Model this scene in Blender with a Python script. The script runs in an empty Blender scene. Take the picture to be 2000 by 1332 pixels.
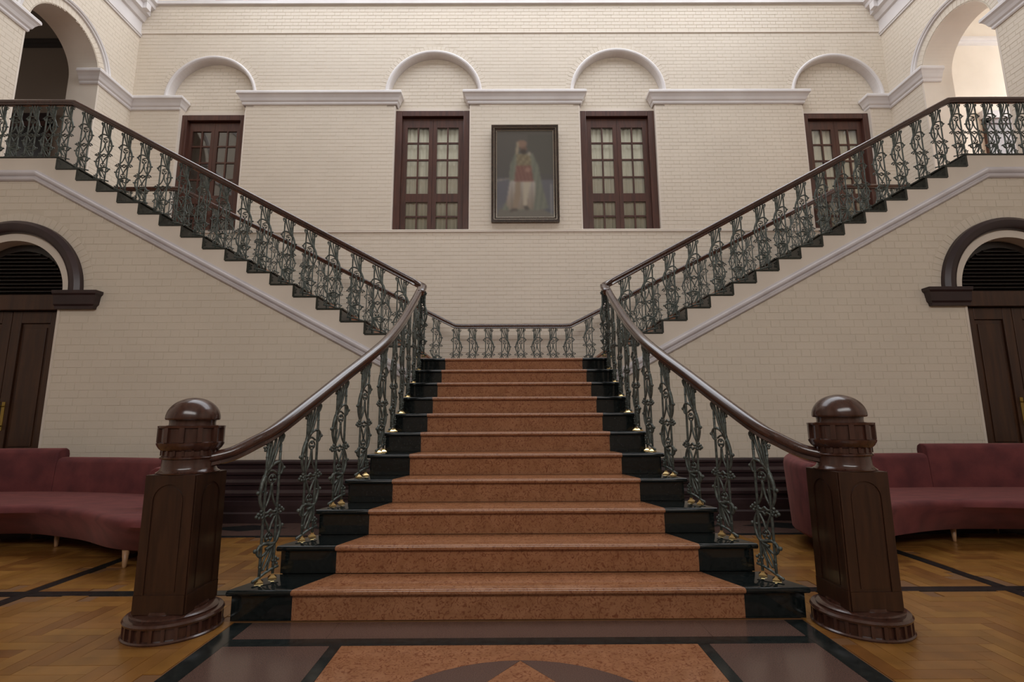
import bpy, math, random
from mathutils import Vector, Matrix
random.seed(7)
SC = bpy.context.scene
COL = SC.collection
PI = math.pi

# ------------------------------------------------------------------ camera
F, PT, YW, RL, CX, CH = 978.8, math.radians(9.0475), math.radians(.17333), math.radians(.27007), -.0375, 1.052
def ray(px, py):
    u = (px-1000)/F; v = (666-py)/F
    c, s = math.cos(RL), math.sin(RL); u, v = c*u+s*v, -s*u+c*v
    x, y, z = u, 1.0, v
    c, s = math.cos(PT), math.sin(PT); y, z = c*y-s*z, s*y+c*z
    c, s = math.cos(YW), math.sin(YW); x, y = c*x+s*y, -s*x+c*y
    return Vector((x, y, z))
cam_d = bpy.data.cameras.new('camera'); cam = bpy.data.objects.new('camera', cam_d); COL.objects.link(cam)
fw = ray(1000, 666).normalized(); rt = (ray(2000, 666)-ray(1000, 666)).normalized(); up = rt.cross(fw)
cam.matrix_world = Matrix(((rt.x, up.x, -fw.x, CX), (rt.y, up.y, -fw.y, 0), (rt.z, up.z, -fw.z, CH), (0, 0, 0, 1)))
cam_d.sensor_width = 36; cam_d.lens = 36*F/2000; cam_d.clip_start = .05; cam_d.clip_end = 200
SC.camera = cam
# ------------------------------------------------------------------ world, light, exposure
SC.view_settings.view_transform = 'Standard'; SC.view_settings.look = 'None'
SC.view_settings.gamma = 1; SC.view_settings.use_curve_mapping = False
SC.view_settings.exposure = 0.0
w = bpy.data.worlds.new('overcast_sky'); SC.world = w; w.use_nodes = True
bg = w.node_tree.nodes['Background']; bg.inputs[0].default_value = (.93, .95, 1.0, 1); bg.inputs[1].default_value = 3.0
SKY = (-6.2, 6.5, 4.5, 9.35, 10.4)          # the open skylight over the stair hall: x0 x1 y0 y1 z
def area(name, loc, rot, sx, sy, power, col=(1, 1, 1), portal=False):
    d = bpy.data.lights.new(name, 'AREA'); d.shape = 'RECTANGLE'; d.size = sx; d.size_y = sy; d.energy = power; d.color = col
    if portal: d.cycles.is_portal = True
    o = bpy.data.objects.new(name, d); COL.objects.link(o); o.location = loc; o.rotation_euler = rot
    return o
area('skylight_portal', ((SKY[0]+SKY[1])/2, (SKY[2]+SKY[3])/2, SKY[4]+.12), (0, 0, 0), SKY[1]-SKY[0], SKY[3]-SKY[2], 1, portal=True)
area('corridor_window_daylight', (11.75, 7.1, 6.6), (0, math.radians(90), 0), 3.2, 2.6, 195, (.95, .98, 1))
area('left_corridor_fill', (-11.75, 6.6, 6.6), (0, math.radians(-90), 0), 1.6, 2.0, 16, (1, .95, .9))  # added fill lamp that lifts the dark left corridor
sun_d = bpy.data.lights.new('hazy_sun', 'SUN'); sun_d.energy = .7; sun_d.angle = math.radians(50); sun_d.color = (1, .98, .96)
sun = bpy.data.objects.new('hazy_sun', sun_d); COL.objects.link(sun); sun.location = (6, -2, 14)
sun.rotation_euler = Vector((-.55, .13, -.82)).to_track_quat('-Z', 'Y').to_euler()
area('front_fill', (.5, -5.6, 6.6), (math.radians(72), 0, 0), 9.0, 3.0, 440, (1, .99, .98))  # added fill lamp behind the camera, brightens the lower walls and floor

# ------------------------------------------------------------------ materials
def mat(name, col, rough=.5, metal=0, **kw):
    m = bpy.data.materials.new(name); m.use_nodes = True
    b = m.node_tree.nodes['Principled BSDF']
    b.inputs['Base Color'].default_value = (*col, 1); b.inputs['Roughness'].default_value = rough; b.inputs['Metallic'].default_value = metal
    for k, v in kw.items(): b.inputs[k.replace('_', ' ')].default_value = v
    return m
def noise_col(m, c1, c2, scale=4, detail=4, stretch=(1, 1, 1), bump=0, rough=.5, space='Object', lo=.35, hi=.65, dist=0, bscale=None, extra=None):
    nt = m.node_tree; N = nt.nodes; L = nt.links; b = N['Principled BSDF']
    tc = N.new('ShaderNodeTexCoord'); mp = N.new('ShaderNodeMapping'); mp.inputs['Scale'].default_value = stretch
    geo = N.new('ShaderNodeNewGeometry')
    if space == 'World': L.new(geo.outputs['Position'], mp.inputs[0])
    else: L.new(tc.outputs[space], mp.inputs[0])
    n = N.new('ShaderNodeTexNoise'); n.inputs['Scale'].default_value = scale; n.inputs['Detail'].default_value = detail; n.inputs['Roughness'].default_value = rough
    n.inputs['Distortion'].default_value = dist
    L.new(mp.outputs[0], n.inputs['Vector'])
    r = N.new('ShaderNodeValToRGB'); r.color_ramp.elements[0].position = lo; r.color_ramp.elements[1].position = hi
    r.color_ramp.elements[0].color = (*c1, 1); r.color_ramp.elements[1].color = (*c2, 1)
    L.new(n.outputs['Fac'], r.inputs[0]); L.new(r.outputs[0], b.inputs['Base Color'])
    if bump:
        bn = N.new('ShaderNodeTexNoise'); bn.inputs['Scale'].default_value = bscale or scale*3; bn.inputs['Detail'].default_value = 3
        L.new(mp.outputs[0], bn.inputs['Vector'])
        bp = N.new('ShaderNodeBump'); bp.inputs['Strength'].default_value = bump; bp.inputs['Distance'].default_value = .01
        L.new(bn.outputs['Fac'], bp.inputs['Height']); L.new(bp.outputs[0], b.inputs['Normal'])
    return m
def marble(name, base, light, dark, rough, vein=9):
    m = mat(name, base, rough); nt = m.node_tree; N = nt.nodes; L = nt.links; b = N['Principled BSDF']
    geo = N.new('ShaderNodeNewGeometry')
    n1 = N.new('ShaderNodeTexNoise'); n1.inputs['Scale'].default_value = vein*.6; n1.inputs['Detail'].default_value = 6; n1.inputs['Distortion'].default_value = 1.2
    n2 = N.new('ShaderNodeTexNoise'); n2.inputs['Scale'].default_value = vein*2.6; n2.inputs['Detail'].default_value = 8; n2.inputs['Distortion'].default_value = 2.4
    for n in (n1, n2): L.new(geo.outputs['Position'], n.inputs['Vector'])
    r1 = N.new('ShaderNodeValToRGB'); r1.color_ramp.elements[0].position = .38; r1.color_ramp.elements[1].position = .66
    r1.color_ramp.elements[0].color = (*base, 1); r1.color_ramp.elements[1].color = (*light, 1)
    r2 = N.new('ShaderNodeValToRGB'); r2.color_ramp.elements[0].position = .36; r2.color_ramp.elements[1].position = .5
    r2.color_ramp.elements[0].color = (1, 1, 1, 1); r2.color_ramp.elements[1].color = (0, 0, 0, 1)
    mx = N.new('ShaderNodeMixRGB'); mx.inputs[2].default_value = (*dark, 1)
    L.new(n1.outputs['Fac'], r1.inputs[0]); L.new(n2.outputs['Fac'], r2.inputs[0]); L.new(r2.outputs[0], mx.inputs[0]); L.new(r1.outputs[0], mx.inputs[1])
    L.new(mx.outputs[0], b.inputs['Base Color'])
    return m
def random_tint(name, cols, rough, scale, var=.2, coat=0):
    """colour differs from piece to piece: by object for single pieces, by island inside a joined field"""
    m = mat(name, cols[0], rough); nt = m.node_tree; N = nt.nodes; L = nt.links; b = N['Principled BSDF']
    if coat: b.inputs['Coat Weight'].default_value = coat; b.inputs['Coat Roughness'].default_value = .12
    oi = N.new('ShaderNodeObjectInfo'); geo = N.new('ShaderNodeNewGeometry')
    ad = N.new('ShaderNodeMath'); ad.operation = 'ADD'; fr = N.new('ShaderNodeMath'); fr.operation = 'FRACT'
    L.new(oi.outputs['Random'], ad.inputs[0]); L.new(geo.outputs['Random Per Island'], ad.inputs[1]); L.new(ad.outputs[0], fr.inputs[0])
    r = N.new('ShaderNodeValToRGB'); els = r.color_ramp.elements
    while len(els) < len(cols): els.new(.5)
    for i, c in enumerate(cols): els[i].position = i/(len(cols)-1); els[i].color = (*c, 1)
    L.new(fr.outputs[0], r.inputs[0])
    tc = N.new('ShaderNodeTexCoord'); n = N.new('ShaderNodeTexNoise'); n.inputs['Scale'].default_value = scale; n.inputs['Detail'].default_value = 5
    L.new(geo.outputs['Position'], n.inputs['Vector'])
    mr = N.new('ShaderNodeMapRange'); mr.inputs['From Min'].default_value = .3; mr.inputs['From Max'].default_value = .7; mr.inputs['To Min'].default_value = 1-var; mr.inputs['To Max'].default_value = 1+var*.6
    L.new(n.outputs['Fac'], mr.inputs['Value'])
    mu = N.new('ShaderNodeVectorMath'); mu.operation = 'SCALE'
    L.new(r.outputs[0], mu.inputs[0]); L.new(mr.outputs[0], mu.inputs['Scale']); L.new(mu.outputs[0], b.inputs['Base Color'])
    return m
M = {}
M['brick'] = random_tint('cream_painted_brick', [(.69, .61, .505), (.70, .62, .515), (.695, .615, .51), (.705, .625, .52)], .5, 1.3, .035)
_b = M['brick'].node_tree; _n = _b.nodes.new('ShaderNodeTexNoise'); _n.inputs['Scale'].default_value = 38; _n.inputs['Detail'].default_value = 4
_g = _b.nodes.new('ShaderNodeNewGeometry'); _b.links.new(_g.outputs['Position'], _n.inputs['Vector'])
_p = _b.nodes.new('ShaderNodeBump'); _p.inputs['Strength'].default_value = .25; _p.inputs['Distance'].default_value = .004
_b.links.new(_n.outputs['Fac'], _p.inputs['Height']); _b.links.new(_p.outputs[0], _b.nodes['Principled BSDF'].inputs['Normal'])
M['mortar'] = noise_col(mat('painted_mortar', (.6, .53, .42), .7), (.625, .55, .45), (.675, .595, .485), 6, space='World', bump=.1)
M['plaster'] = noise_col(mat('smooth_cream_plaster', (.7, .63, .54), .6), (.67, .595, .51), (.74, .66, .57), 1.5, space='World', bump=.05)
M['white'] = noise_col(mat('white_painted_moulding', (.72, .69, .68), .45), (.66, .62, .61), (.74, .71, .70), 2, space='World')
M['lilac'] = noise_col(mat('pale_grey_band', (.60, .56, .57), .45), (.56, .52, .53), (.64, .60, .61), 3, space='World')
M['maroon'] = noise_col(mat('maroon_painted_moulding', (.06, .03, .03), .35), (.026, .0135, .0145), (.044, .0235, .024), 3, space='World')
M['wood'] = noise_col(mat('dark_polished_teak', (.05, .018, .009), .38, Coat_Weight=.2, Coat_Roughness=.2), (.026, .0095, .0045), (.046, .0175, .008), 6, stretch=(6, 6, .6), space='World', dist=.6)
M['wood_glossy'] = noise_col(mat('varnished_mahogany', (.05, .02, .014), .24, Coat_Weight=.45, Coat_Roughness=.12), (.044, .017, .011), (.066, .026, .017), 10, stretch=(5, 5, .8), space='World')
M['rail'] = noise_col(mat('varnished_rail_wood', (.05, .02, .014), .22, Coat_Weight=.9, Coat_Roughness=.16), (.036, .014, .010), (.062, .023, .015), 9, stretch=(3, .5, 1), space='World')
M['window_wood'] = noise_col(mat('reddish_window_wood', (.055, .017, .011), .35, Coat_Weight=.3), (.052, .019, .013), (.085, .030, .019), 5, stretch=(6, 6, .5), space='World')
M['door_wood'] = noise_col(mat('oiled_door_wood', (.09, .035, .012), .4), (.034, .0125, .006), (.062, .024, .0095), 4, stretch=(5, 5, .4), space='World')
M['louvre'] = mat('near_black_louvre', (.014, .009, .007), .35)
M['orange'] = marble('orange_veined_marble', (.285, .125, .058), (.345, .157, .078), (.19, .066, .030), .13, 13)
M['black'] = noise_col(mat('black_polished_granite', (.006, .008, .008), .08), (.004, .006, .006), (.012, .015, .015), 60, space='World')
M['green_black'] = noise_col(mat('dark_green_stone', (.02, .025, .02), .18), (.016, .020, .017), (.032, .036, .029), 20, space='World')
M['brown_granite'] = noise_col(mat('brown_speckled_granite', (.12, .07, .055), .18), (.085, .050, .040), (.128, .077, .062), 260, detail=1, space='World', lo=.42, hi=.58)
M['slate'] = noise_col(mat('black_stone_inlay', (.012, .015, .015), .16), (.009, .012, .012), (.02, .024, .023), 30, space='World')
M['iron'] = noise_col(mat('grey_green_cast_iron', (.06, .075, .07), .38, .35), (.055, .065, .058), (.125, .145, .130), 40, space='World', bump=.2)
M['brass'] = mat('polished_brass', (.80, .62, .30), .16, 1)
M['old_brass'] = mat('dull_brass', (.38, .27, .08), .3, 1)
M['velvet'] = noise_col(mat('dusty_red_velvet', (.2, .03, .035), .85, Sheen_Weight=.22, Sheen_Roughness=.4), (.078, .013, .015), (.135, .027, .027), 5, stretch=(1, 3, 1), space='World', bump=.15, bscale=140)
M['velvet'].node_tree.nodes['Principled BSDF'].inputs['Sheen Tint'].default_value = (1, .45, .38, 1)
M['leg'] = mat('pale_beech_leg', (.36, .20, .10), .4)
M['parquet'] = random_tint('oiled_parquet', [(.225, .100, .021), (.285, .135, .029), (.245, .107, .027), (.315, .152, .036), (.185, .074, .018), (.27, .122, .027)], .3, 9, coat=.08)
M['floor_joint'] = mat('dark_floor_joint', (.17, .08, .03), .5)
M['curtain'] = noise_col(mat('pale_curtain', (.62, .56, .45), .9), (.74, .69, .56), (.80, .75, .62), 2, stretch=(8, 8, .5), space='World')
M['dark'] = mat('dim_interior_tone', (.06, .05, .045), .8)  # near-black colour carries the gloom of the rooms behind the windows
M['corridor_dark'] = mat('shaded_corridor_plaster', (.30, .24, .19), .7)  # left corridor's lack of light put into a darker wall colour
M['frame_gilt'] = mat('dull_silver_gilt', (.42, .38, .32), .22, .9)
M['frame_dark'] = noise_col(mat('dark_picture_frame', (.03, .018, .013), .2, Coat_Weight=.6), (.022, .014, .010), (.045, .026, .018), 12, space='World')
M['ceiling'] = mat('ceiling_plaster', (.62, .58, .52), .8)
M['outer_white'] = mat('plain_white_plaster', (.82, .82, .82), .7)  # even white of the clerestory wall
M['pink_frame'] = mat('pinkish_window_timber', (.42, .16, .12), .6)
g = bpy.data.materials.new('window_glass'); g.use_nodes = True; nt = g.node_tree; nt.nodes.clear()
_o = nt.nodes.new('ShaderNodeOutputMaterial'); _t = nt.nodes.new('ShaderNodeBsdfTransparent'); _gl = nt.nodes.new('ShaderNodeBsdfGlossy'); _gl.inputs['Roughness'].default_value = .02
_w = nt.nodes.new('ShaderNodeLayerWeight'); _f = nt.nodes.new('ShaderNodeMapRange'); _w.inputs[0].default_value = .5; nt.links.new(_w.outputs['Facing'], _f.inputs['Value']); _f.inputs['From Min'].default_value = .0; _f.inputs['From Max'].default_value = 1.0; _f.inputs['To Min'].default_value = .05; _f.inputs['To Max'].default_value = .35; _m = nt.nodes.new('ShaderNodeMixShader'); _t.inputs[0].default_value = (.96, .97, .96, 1)
nt.links.new(_f.outputs[0], _m.inputs[0]); nt.links.new(_t.outputs[0], _m.inputs[1]); nt.links.new(_gl.outputs[0], _m.inputs[2]); nt.links.new(_m.outputs[0], _o.inputs[0])
M['glass'] = g

# ------------------------------------------------------------------ mesh helpers
def wpos(o):
    v = Vector((0, 0, 0))
    while o is not None: v += o.location; o = o.parent
    return v
class MB:
    def __init__(s): s.v = []; s.f = []; s.sm = []
    def add(s, vs, fs, smooth=False):
        n = len(s.v); s.v += [tuple(p) for p in vs]; s.f += [tuple(i+n for i in f) for f in fs]; s.sm += [smooth]*len(fs); return s
    def box(s, x0, x1, y0, y1, z0, z1):
        return s.add([(x0, y0, z0), (x1, y0, z0), (x1, y1, z0), (x0, y1, z0), (x0, y0, z1), (x1, y0, z1), (x1, y1, z1), (x0, y1, z1)],
                     [(0, 3, 2, 1), (4, 5, 6, 7), (0, 1, 5, 4), (1, 2, 6, 5), (2, 3, 7, 6), (3, 0, 4, 7)])
    def prism(s, poly, fn, d0, d1):
        """poly: 2D outline; fn(a,b,d)->xyz ; extruded from d0 to d1"""
        n = len(poly)
        vs = [fn(a, b, d0) for a, b in poly]+[fn(a, b, d1) for a, b in poly]
        fs = [tuple(range(n)), tuple(range(2*n-1, n-1, -1))]+[(i, i+n, (i+1) % n+n, (i+1) % n) for i in range(n)]
        return s.add(vs, fs)
    def lathe(s, prof, c=(0, 0, 0), n=32, cap=True, smooth=True):
        vs = []; fs = []
        for r, z in prof:
            for k in range(n):
                a = 2*PI*k/n; vs.append((c[0]+r*math.cos(a), c[1]+r*math.sin(a), c[2]+z))
        for i in range(len(prof)-1):
            for k in range(n):
                fs.append((i*n+k, i*n+(k+1) % n, (i+1)*n+(k+1) % n, (i+1)*n+k))
        s.add(vs, fs, smooth)
        if cap:
            b = [tuple(range(n-1, -1, -1)), tuple(range((len(prof)-1)*n, len(prof)*n))]
            m = len(s.v)-len(vs); s.f += [tuple(i+m for i in f) for f in b]; s.sm += [False, False]
        return s
    def tube(s, pts, r, n=5, smooth=True):
        pts = [Vector(p) for p in pts]; N = len(pts); vs = []; fs = []
        for i, p in enumerate(pts):
            t = (pts[min(i+1, N-1)]-pts[max(i-1, 0)]).normalized()
            a = Vector((0, 1, 0)) if abs(t.y) < .9 else Vector((1, 0, 0))
            e = t.cross(a).normalized(); q = t.cross(e).normalized(); rr = r[i] if isinstance(r, (list, tuple)) else r
            for k in range(n):
                th = 2*PI*k/n; vs.append(p+e*(math.cos(th)*rr)+q*(math.sin(th)*rr))
        for i in range(N-1):
            for k in range(n): fs.append((i*n+k, i*n+(k+1) % n, (i+1)*n+(k+1) % n, (i+1)*n+k))
        fs += [tuple(range(n-1, -1, -1)), tuple(range((N-1)*n, N*n))]
        return s.add(vs, fs, smooth)
    def ball(s, c, r, seg=6, rings=4, sc=(1, 1, 1)):
        vs = [(c[0], c[1], c[2]+r*sc[2])]; fs = []
        for i in range(1, rings):
            ph = PI*i/rings
            for k in range(seg):
                a = 2*PI*k/seg; vs.append((c[0]+r*sc[0]*math.sin(ph)*math.cos(a), c[1]+r*sc[1]*math.sin(ph)*math.sin(a), c[2]+r*sc[2]*math.cos(ph)))
        vs.append((c[0], c[1], c[2]-r*sc[2])); L = len(vs)-1
        for k in range(seg): fs.append((0, 1+k, 1+(k+1) % seg)); fs.append((L, L-seg+(k+1) % seg, L-seg+k))
        for i in range(rings-2):
            for k in range(seg):
                a = 1+i*seg; fs.append((a+k, a+seg+k, a+seg+(k+1) % seg, a+(k+1) % seg))
        return s.add(vs, fs, True)
    def sweep(s, path, prof, closed_prof=True, smooth=True, frames=None):
        """prof: list of (side, up); path: list of 3D points; Z stays up"""
        P = [Vector(p) for p in path]; N = len(P); n = len(prof); vs = []; fs = []
        for i, p in enumerate(P):
            t = (P[min(i+1, N-1)]-P[max(i-1, 0)]).normalized()
            side = t.cross(Vector((0, 0, 1))); side.normalize(); u = side.cross(t).normalized()
            if frames: side, u = frames[i]
            vs += [p+side*a+u*b for a, b in prof]
        for i in range(N-1):
            for k in range(n if closed_prof else n-1):
                fs.append((i*n+k, i*n+(k+1) % n, (i+1)*n+(k+1) % n, (i+1)*n+k))
        s.add(vs, fs, smooth)
        if closed_prof:
            m = len(s.v)-len(vs); s.f += [tuple(m+k for k in range(n-1, -1, -1)), tuple(m+(N-1)*n+k for k in range(n))]; s.sm += [False, False]
        return s
    def mesh(s, name, m, origin=Vector((0, 0, 0)), fix=True):
        me = bpy.data.meshes.new(name); me.from_pydata([(a-origin.x, b-origin.y, c-origin.z) for a, b, c in s.v], [], s.f)
        me.materials.append(m)
        me.polygons.foreach_set('use_smooth', s.sm); me.update()
        if fix:
            import bmesh
            bm = bmesh.new(); bm.from_mesh(me); bmesh.ops.recalc_face_normals(bm, faces=bm.faces); bm.to_mesh(me); bm.free()
        return me
    def build(s, name, m, parent=None, fix=True, origin=None, **props):
        pw = wpos(parent); org = Vector(origin) if origin is not None else pw
        me = s.mesh(name, m, org, fix)
        o = bpy.data.objects.new(name, me); COL.objects.link(o); o.parent = parent; o.location = org-pw
        for k, v in props.items(): o[k] = v
        return o
def smooth_by_angle(o, ang=40):
    me = o.data; me.polygons.foreach_set('use_smooth', [True]*len(me.polygons))
    try: me.set_sharp_from_angle(angle=math.radians(ang))
    except Exception: pass
    return o
def bevel(o, wd, seg=2):
    m = o.modifiers.new('bevel', 'BEVEL'); m.width = wd; m.segments = seg; m.limit_method = 'ANGLE'; m.angle_limit = math.radians(40); return o
def empty(name, loc, label=None, cat=None, group=None, kind=None):
    o = bpy.data.objects.new(name, None); COL.objects.link(o); o.location = loc; o.empty_display_size = .1
    if label: o['label'] = label
    if cat: o['category'] = cat
    if group: o['group'] = group
    if kind: o['kind'] = kind
    return o
def structure(name, label=None, cat=None):
    return dict(kind='structure', label=label, category=cat) if label else dict(kind='structure')
def inst(name, me, parent, loc=(0, 0, 0), rotz=0):
    o = bpy.data.objects.new(name, me); COL.objects.link(o); o.parent = parent; o.location = loc; o.rotation_euler = (0, 0, rotz); return o
def catmull(pts, per=6, closed=False):
    P = [Vector(p) for p in pts]; out = []
    if len(P) < 3:
        return [P[0].lerp(P[1], i/per) for i in range(per+1)]
    for i in range(len(P)-1):
        p0 = P[max(i-1, 0)]; p1 = P[i]; p2 = P[i+1]; p3 = P[min(i+2, len(P)-1)]
        for j in range(per):
            t = j/per
            out.append(.5*((2*p1)+(-p0+p2)*t+(2*p0-5*p1+4*p2-p3)*t*t+(-p0+3*p1-3*p2+p3)*t**3))
    out.append(P[-1]); return out
def resample(pts, n):
    P = [Vector(p) for p in pts]; L = [0]
    for a, b in zip(P, P[1:]): L.append(L[-1]+(b-a).length)
    out = []; j = 0
    for i in range(n):
        d = L[-1]*i/(n-1)
        while j < len(P)-2 and L[j+1] < d: j += 1
        seg = L[j+1]-L[j]; out.append(P[j].lerp(P[j+1], (d-L[j])/seg if seg > 1e-9 else 0))
    return out

# ------------------------------------------------------------------ measured layout (metres)
D, G, R = 2.862, .2805, .16                      # first nosing, going, riser of the centre flight
Y1, Y2 = 5.657, 8.66                             # front plane of the flights, rear wall
YR = 8.18                                        # rear railing
ZL = 1.76                                        # half landing
ZU = 4.235                                       # upper floor
XW = 7.18                                        # side walls of the stair well
XI = [1.122, 1.407, 1.691, 1.973, 2.254, 2.532, 2.809, 3.085, 3.358, 3.631, 3.901, 4.170, 4.437, 4.702, 4.966, 5.228, 5.488]
ZI = [1.760, 1.905, 2.050, 2.198, 2.346, 2.493, 2.640, 2.786, 2.933, 3.078, 3.223, 3.368, 3.513, 3.657, 3.800, 3.943, 4.086, ZU]
W_IN = [1.222, 1.088, .976, .892, .828, .795, .790, .788, .786, .785, .784]
W_OUT = [1.567, 1.437, 1.322, 1.228, 1.155, 1.112, 1.104, 1.110, 1.115, 1.112, 1.095]

# ------------------------------------------------------------------ brickwork
def brick_wall(parent, fr, z0, z1, ch, intervals, n_parts, focus, off=0.0, stretch=.215, head=.105, joint=.005, proud=.0024):
    """Flemish bond. fr(u, z, d) -> world point, d = towards the room. intervals(za, zb) -> [(u0, u1)]"""
    mb = MB(); full = []; rows = int(math.ceil((z1-z0)/ch)); c = .002
    rest = []
    for r in range(rows):
        za = z0+r*ch+joint/2; zb = min(z0+(r+1)*ch, z1)-joint/2
        if zb-za < .015: continue
        for (a, b) in intervals(za, zb):
            u = math.floor((a-5)/(stretch+head))*(stretch+head)+off+(0 if r % 2 == 0 else (stretch+head)/2)
            k = 0
            while u < b:
                L = stretch if k % 2 == 0 else head; k += 1
                ua, ub = u+joint/2, u+L-joint/2; u += L
                ca, cb = max(ua, a), min(ub, b)
                if cb-ca < .02: continue
                whole = ca == ua and cb == ub and abs(zb-za-(ch-joint)) < 1e-6
                (full if whole else rest).append((ca, cb, za, zb))
    def brick(m, ca, cb, za, zb, dd, org=(0, 0)):
        oa, ob = org
        d1 = dd
        q = [fr(ca-oa, za-ob, -.004), fr(cb-oa, za-ob, -.004), fr(cb-oa, zb-ob, -.004), fr(ca-oa, zb-ob, -.004),
             fr(ca-oa+c, za-ob+c, d1), fr(cb-oa-c, za-ob+c, d1), fr(cb-oa-c, zb-ob-c, d1), fr(ca-oa+c, zb-ob-c, d1)]
        m.add(q, [(4, 5, 6, 7), (0, 1, 5, 4), (1, 2, 6, 5), (2, 3, 7, 6), (3, 0, 4, 7)])
    fv = Vector(focus)
    full.sort(key=lambda q: (Vector(fr((q[0]+q[1])/2, (q[2]+q[3])/2, 0))-fv).length)
    singles, others = full[:n_parts], full[n_parts:]
    cache = {}
    for (ca, cb, za, zb) in singles:
        key = (round(cb-ca, 3), random.randint(0, 4))
        if key not in cache:
            m = MB(); brick(m, 0, cb-ca, 0, zb-za, proud+random.uniform(-.0008, .0012)); 
            o0 = Vector(fr(0, 0, 0)); cache[key] = m.mesh('brick', M['brick'], o0, fix=False)
        inst('brick', cache[key], parent, Vector(fr(ca, za, 0))-wpos(parent))
    for q in rest+others: brick(mb, *q, proud+random.uniform(-.0008, .0012))
    if mb.v: mb.build('brick_courses', M['brick'], parent, fix=False, kind='stuff')
def sub_intervals(base, cuts):
    out = list(base)
    for c0, c1 in cuts:
        nx = []
        for a, b in out:
            if c1 <= a or c0 >= b: nx.append((a, b)); continue
            if c0 > a: nx.append((a, c0))
            if c1 < b: nx.append((c1, b))
        out = nx
    return out
def half_chord(r, cz, za, zb):
    """widest half chord of a circle between za and zb (above its centre)"""
    z = max(za, cz)
    if za >= cz+r or zb <= cz: return None
    return math.sqrt(max(r*r-(z-cz)**2, 0))
def rows_mesh(fr, z0, z1, dz, intervals, d=0.0):
    mb = MB(); n = max(1, int(math.ceil((z1-z0)/dz))); h = (z1-z0)/n
    for r in range(n):
        za = z0+r*h; zb = za+h
        for a, b in intervals(za, zb):
            mb.add([fr(a, za, d), fr(b, za, d), fr(b, zb, d), fr(a, zb, d)], [(0, 1, 2, 3)])
    return mb
def arc_sweep(fr, uc, zc, prof, a0=0, a1=PI, n=40):
    """prof (radius, d) swept round an arc in the wall plane"""
    mb = MB(); vs = []; fs = []; m = len(prof)
    for i in range(n+1):
        a = a0+(a1-a0)*i/n
        for r, d in prof: vs.append(fr(uc+r*math.cos(a), zc+r*math.sin(a), d))
    for i in range(n):
        for k in range(m-1): fs.append((i*m+k, i*m+k+1, (i+1)*m+k+1, (i+1)*m+k))
    mb.add(vs, fs); return mb
def voussoirs(fr, uc, zc, r0, r1, n, proud=.003, a0=0, a1=PI):
    mb = MB()
    for i in range(n):
        s = a0+(a1-a0)*(i+.04)/n; e = a0+(a1-a0)*(i+.96)/n; d = proud+random.uniform(-.001, .002)
        pts = []
        for rr, a, dd in ((r0, s, -.003), (r1, s, -.003), (r1, e, -.003), (r0, e, -.003), (r0+.003, s+.004, d), (r1-.003, s+.003, d), (r1-.003, e-.003, d), (r0+.003, e-.004, d)):
            pts.append(fr(uc+rr*math.cos(a), zc+rr*math.sin(a), dd))
        mb.add(pts, [(4, 5, 6, 7), (0, 1, 5, 4), (1, 2, 6, 5), (2, 3, 7, 6), (3, 0, 4, 7)])
    return mb
MOULD = [(0, 0), (.018, 0), (.03, .02), (.03, .05), (.05, .075), (.065, .12), (.09, .165), (.115, .19), (.115, .225), (.105, .245), (0, .245)]  # (out, up)
def hmould(parent, name, path2, prof, m, smooth=False):
    """horizontal moulding; path2 = list of (x,y,z, nx,ny) with mitred outward direction"""
    mb = MB(); vs = []; fs = []; k = len(prof)
    for (x, y, z, nx, ny) in path2:
        for o, u in prof: vs.append((x+nx*o, y+ny*o, z+u))
    for i in range(len(path2)-1):
        for j in range(k-1): fs.append((i*k+j, i*k+j+1, (i+1)*k+j+1, (i+1)*k+j))
    fs.append(tuple(range(k))); fs.append(tuple((len(path2)-1)*k+j for j in range(k-1, -1, -1)))
    mb.add(vs, fs, smooth); return mb.build(name, m, parent)

# ================================================================== SETTING
# ---- floor
floor = empty('floor', (0, 0, 0), kind='structure')
MB().box(-9, 9, -6.2, 10.5, -.2, -.004).build('screed', M['floor_joint'], floor)
# herringbone parquet beside the stairs
PL, PW = .32, .08
GT = .0025
def in_parquet(x, y):
    ax = abs(x)
    if ax < 1.53 and y < 2.9: return False
    if y > 4.86 or y < -1: return False
    if ax < 1.0: return False
    return True
def clip_cells(x0, x1, y0, y1):
    """trim an axis aligned plank to the cell (between the black strips) of its centre"""
    xc, yc = (x0+x1)/2, (y0+y1)/2
    xs = [-9, -3.115, -3.03, -1.515, 1.505, 3.02, 3.105, 9] ; ys = [-1.5, 3.30, 3.385, 4.86]
    cx0, cx1 = [(xs[i], xs[i+1]) for i in (0, 2, 4, 6) if True and xs[i] <= xc <= xs[i+1]][0:1][0] if any(xs[i] <= xc <= xs[i+1] for i in (0, 2, 4, 6)) else (None, None)
    cy = [(ys[i], ys[i+1]) for i in (0, 2) if ys[i] <= yc <= ys[i+1]]
    if cx0 is None or not cy: return None
    cy0, cy1 = cy[0]
    a, b, c, d = max(x0, cx0), min(x1, cx1), max(y0, cy0), min(y1, cy1)
    if b-a < .012 or d-c < .012: return None
    return a, b, c, d
planks = []
n = 4                                            # herringbone with 4:1 planks
def herring(x0, x1, y0, y1):
    out = []
    for a in range(-80, 240):
        for b in range(-40, 60):
            # lattice vectors (in plank widths): (1,1) and (n,-n)
            ox = a+n*b; oy = a-n*b
            X = ox*PW; Y = oy*PW
            for (px, py, lx, ly) in ((X, Y, n*PW, PW), (X, Y+PW, PW, n*PW)):
                if px+lx < x0 or px > x1 or py+ly < y0 or py > y1: continue
                out.append((px, px+lx, py, py+ly))
    return out
seen = set()
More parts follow.
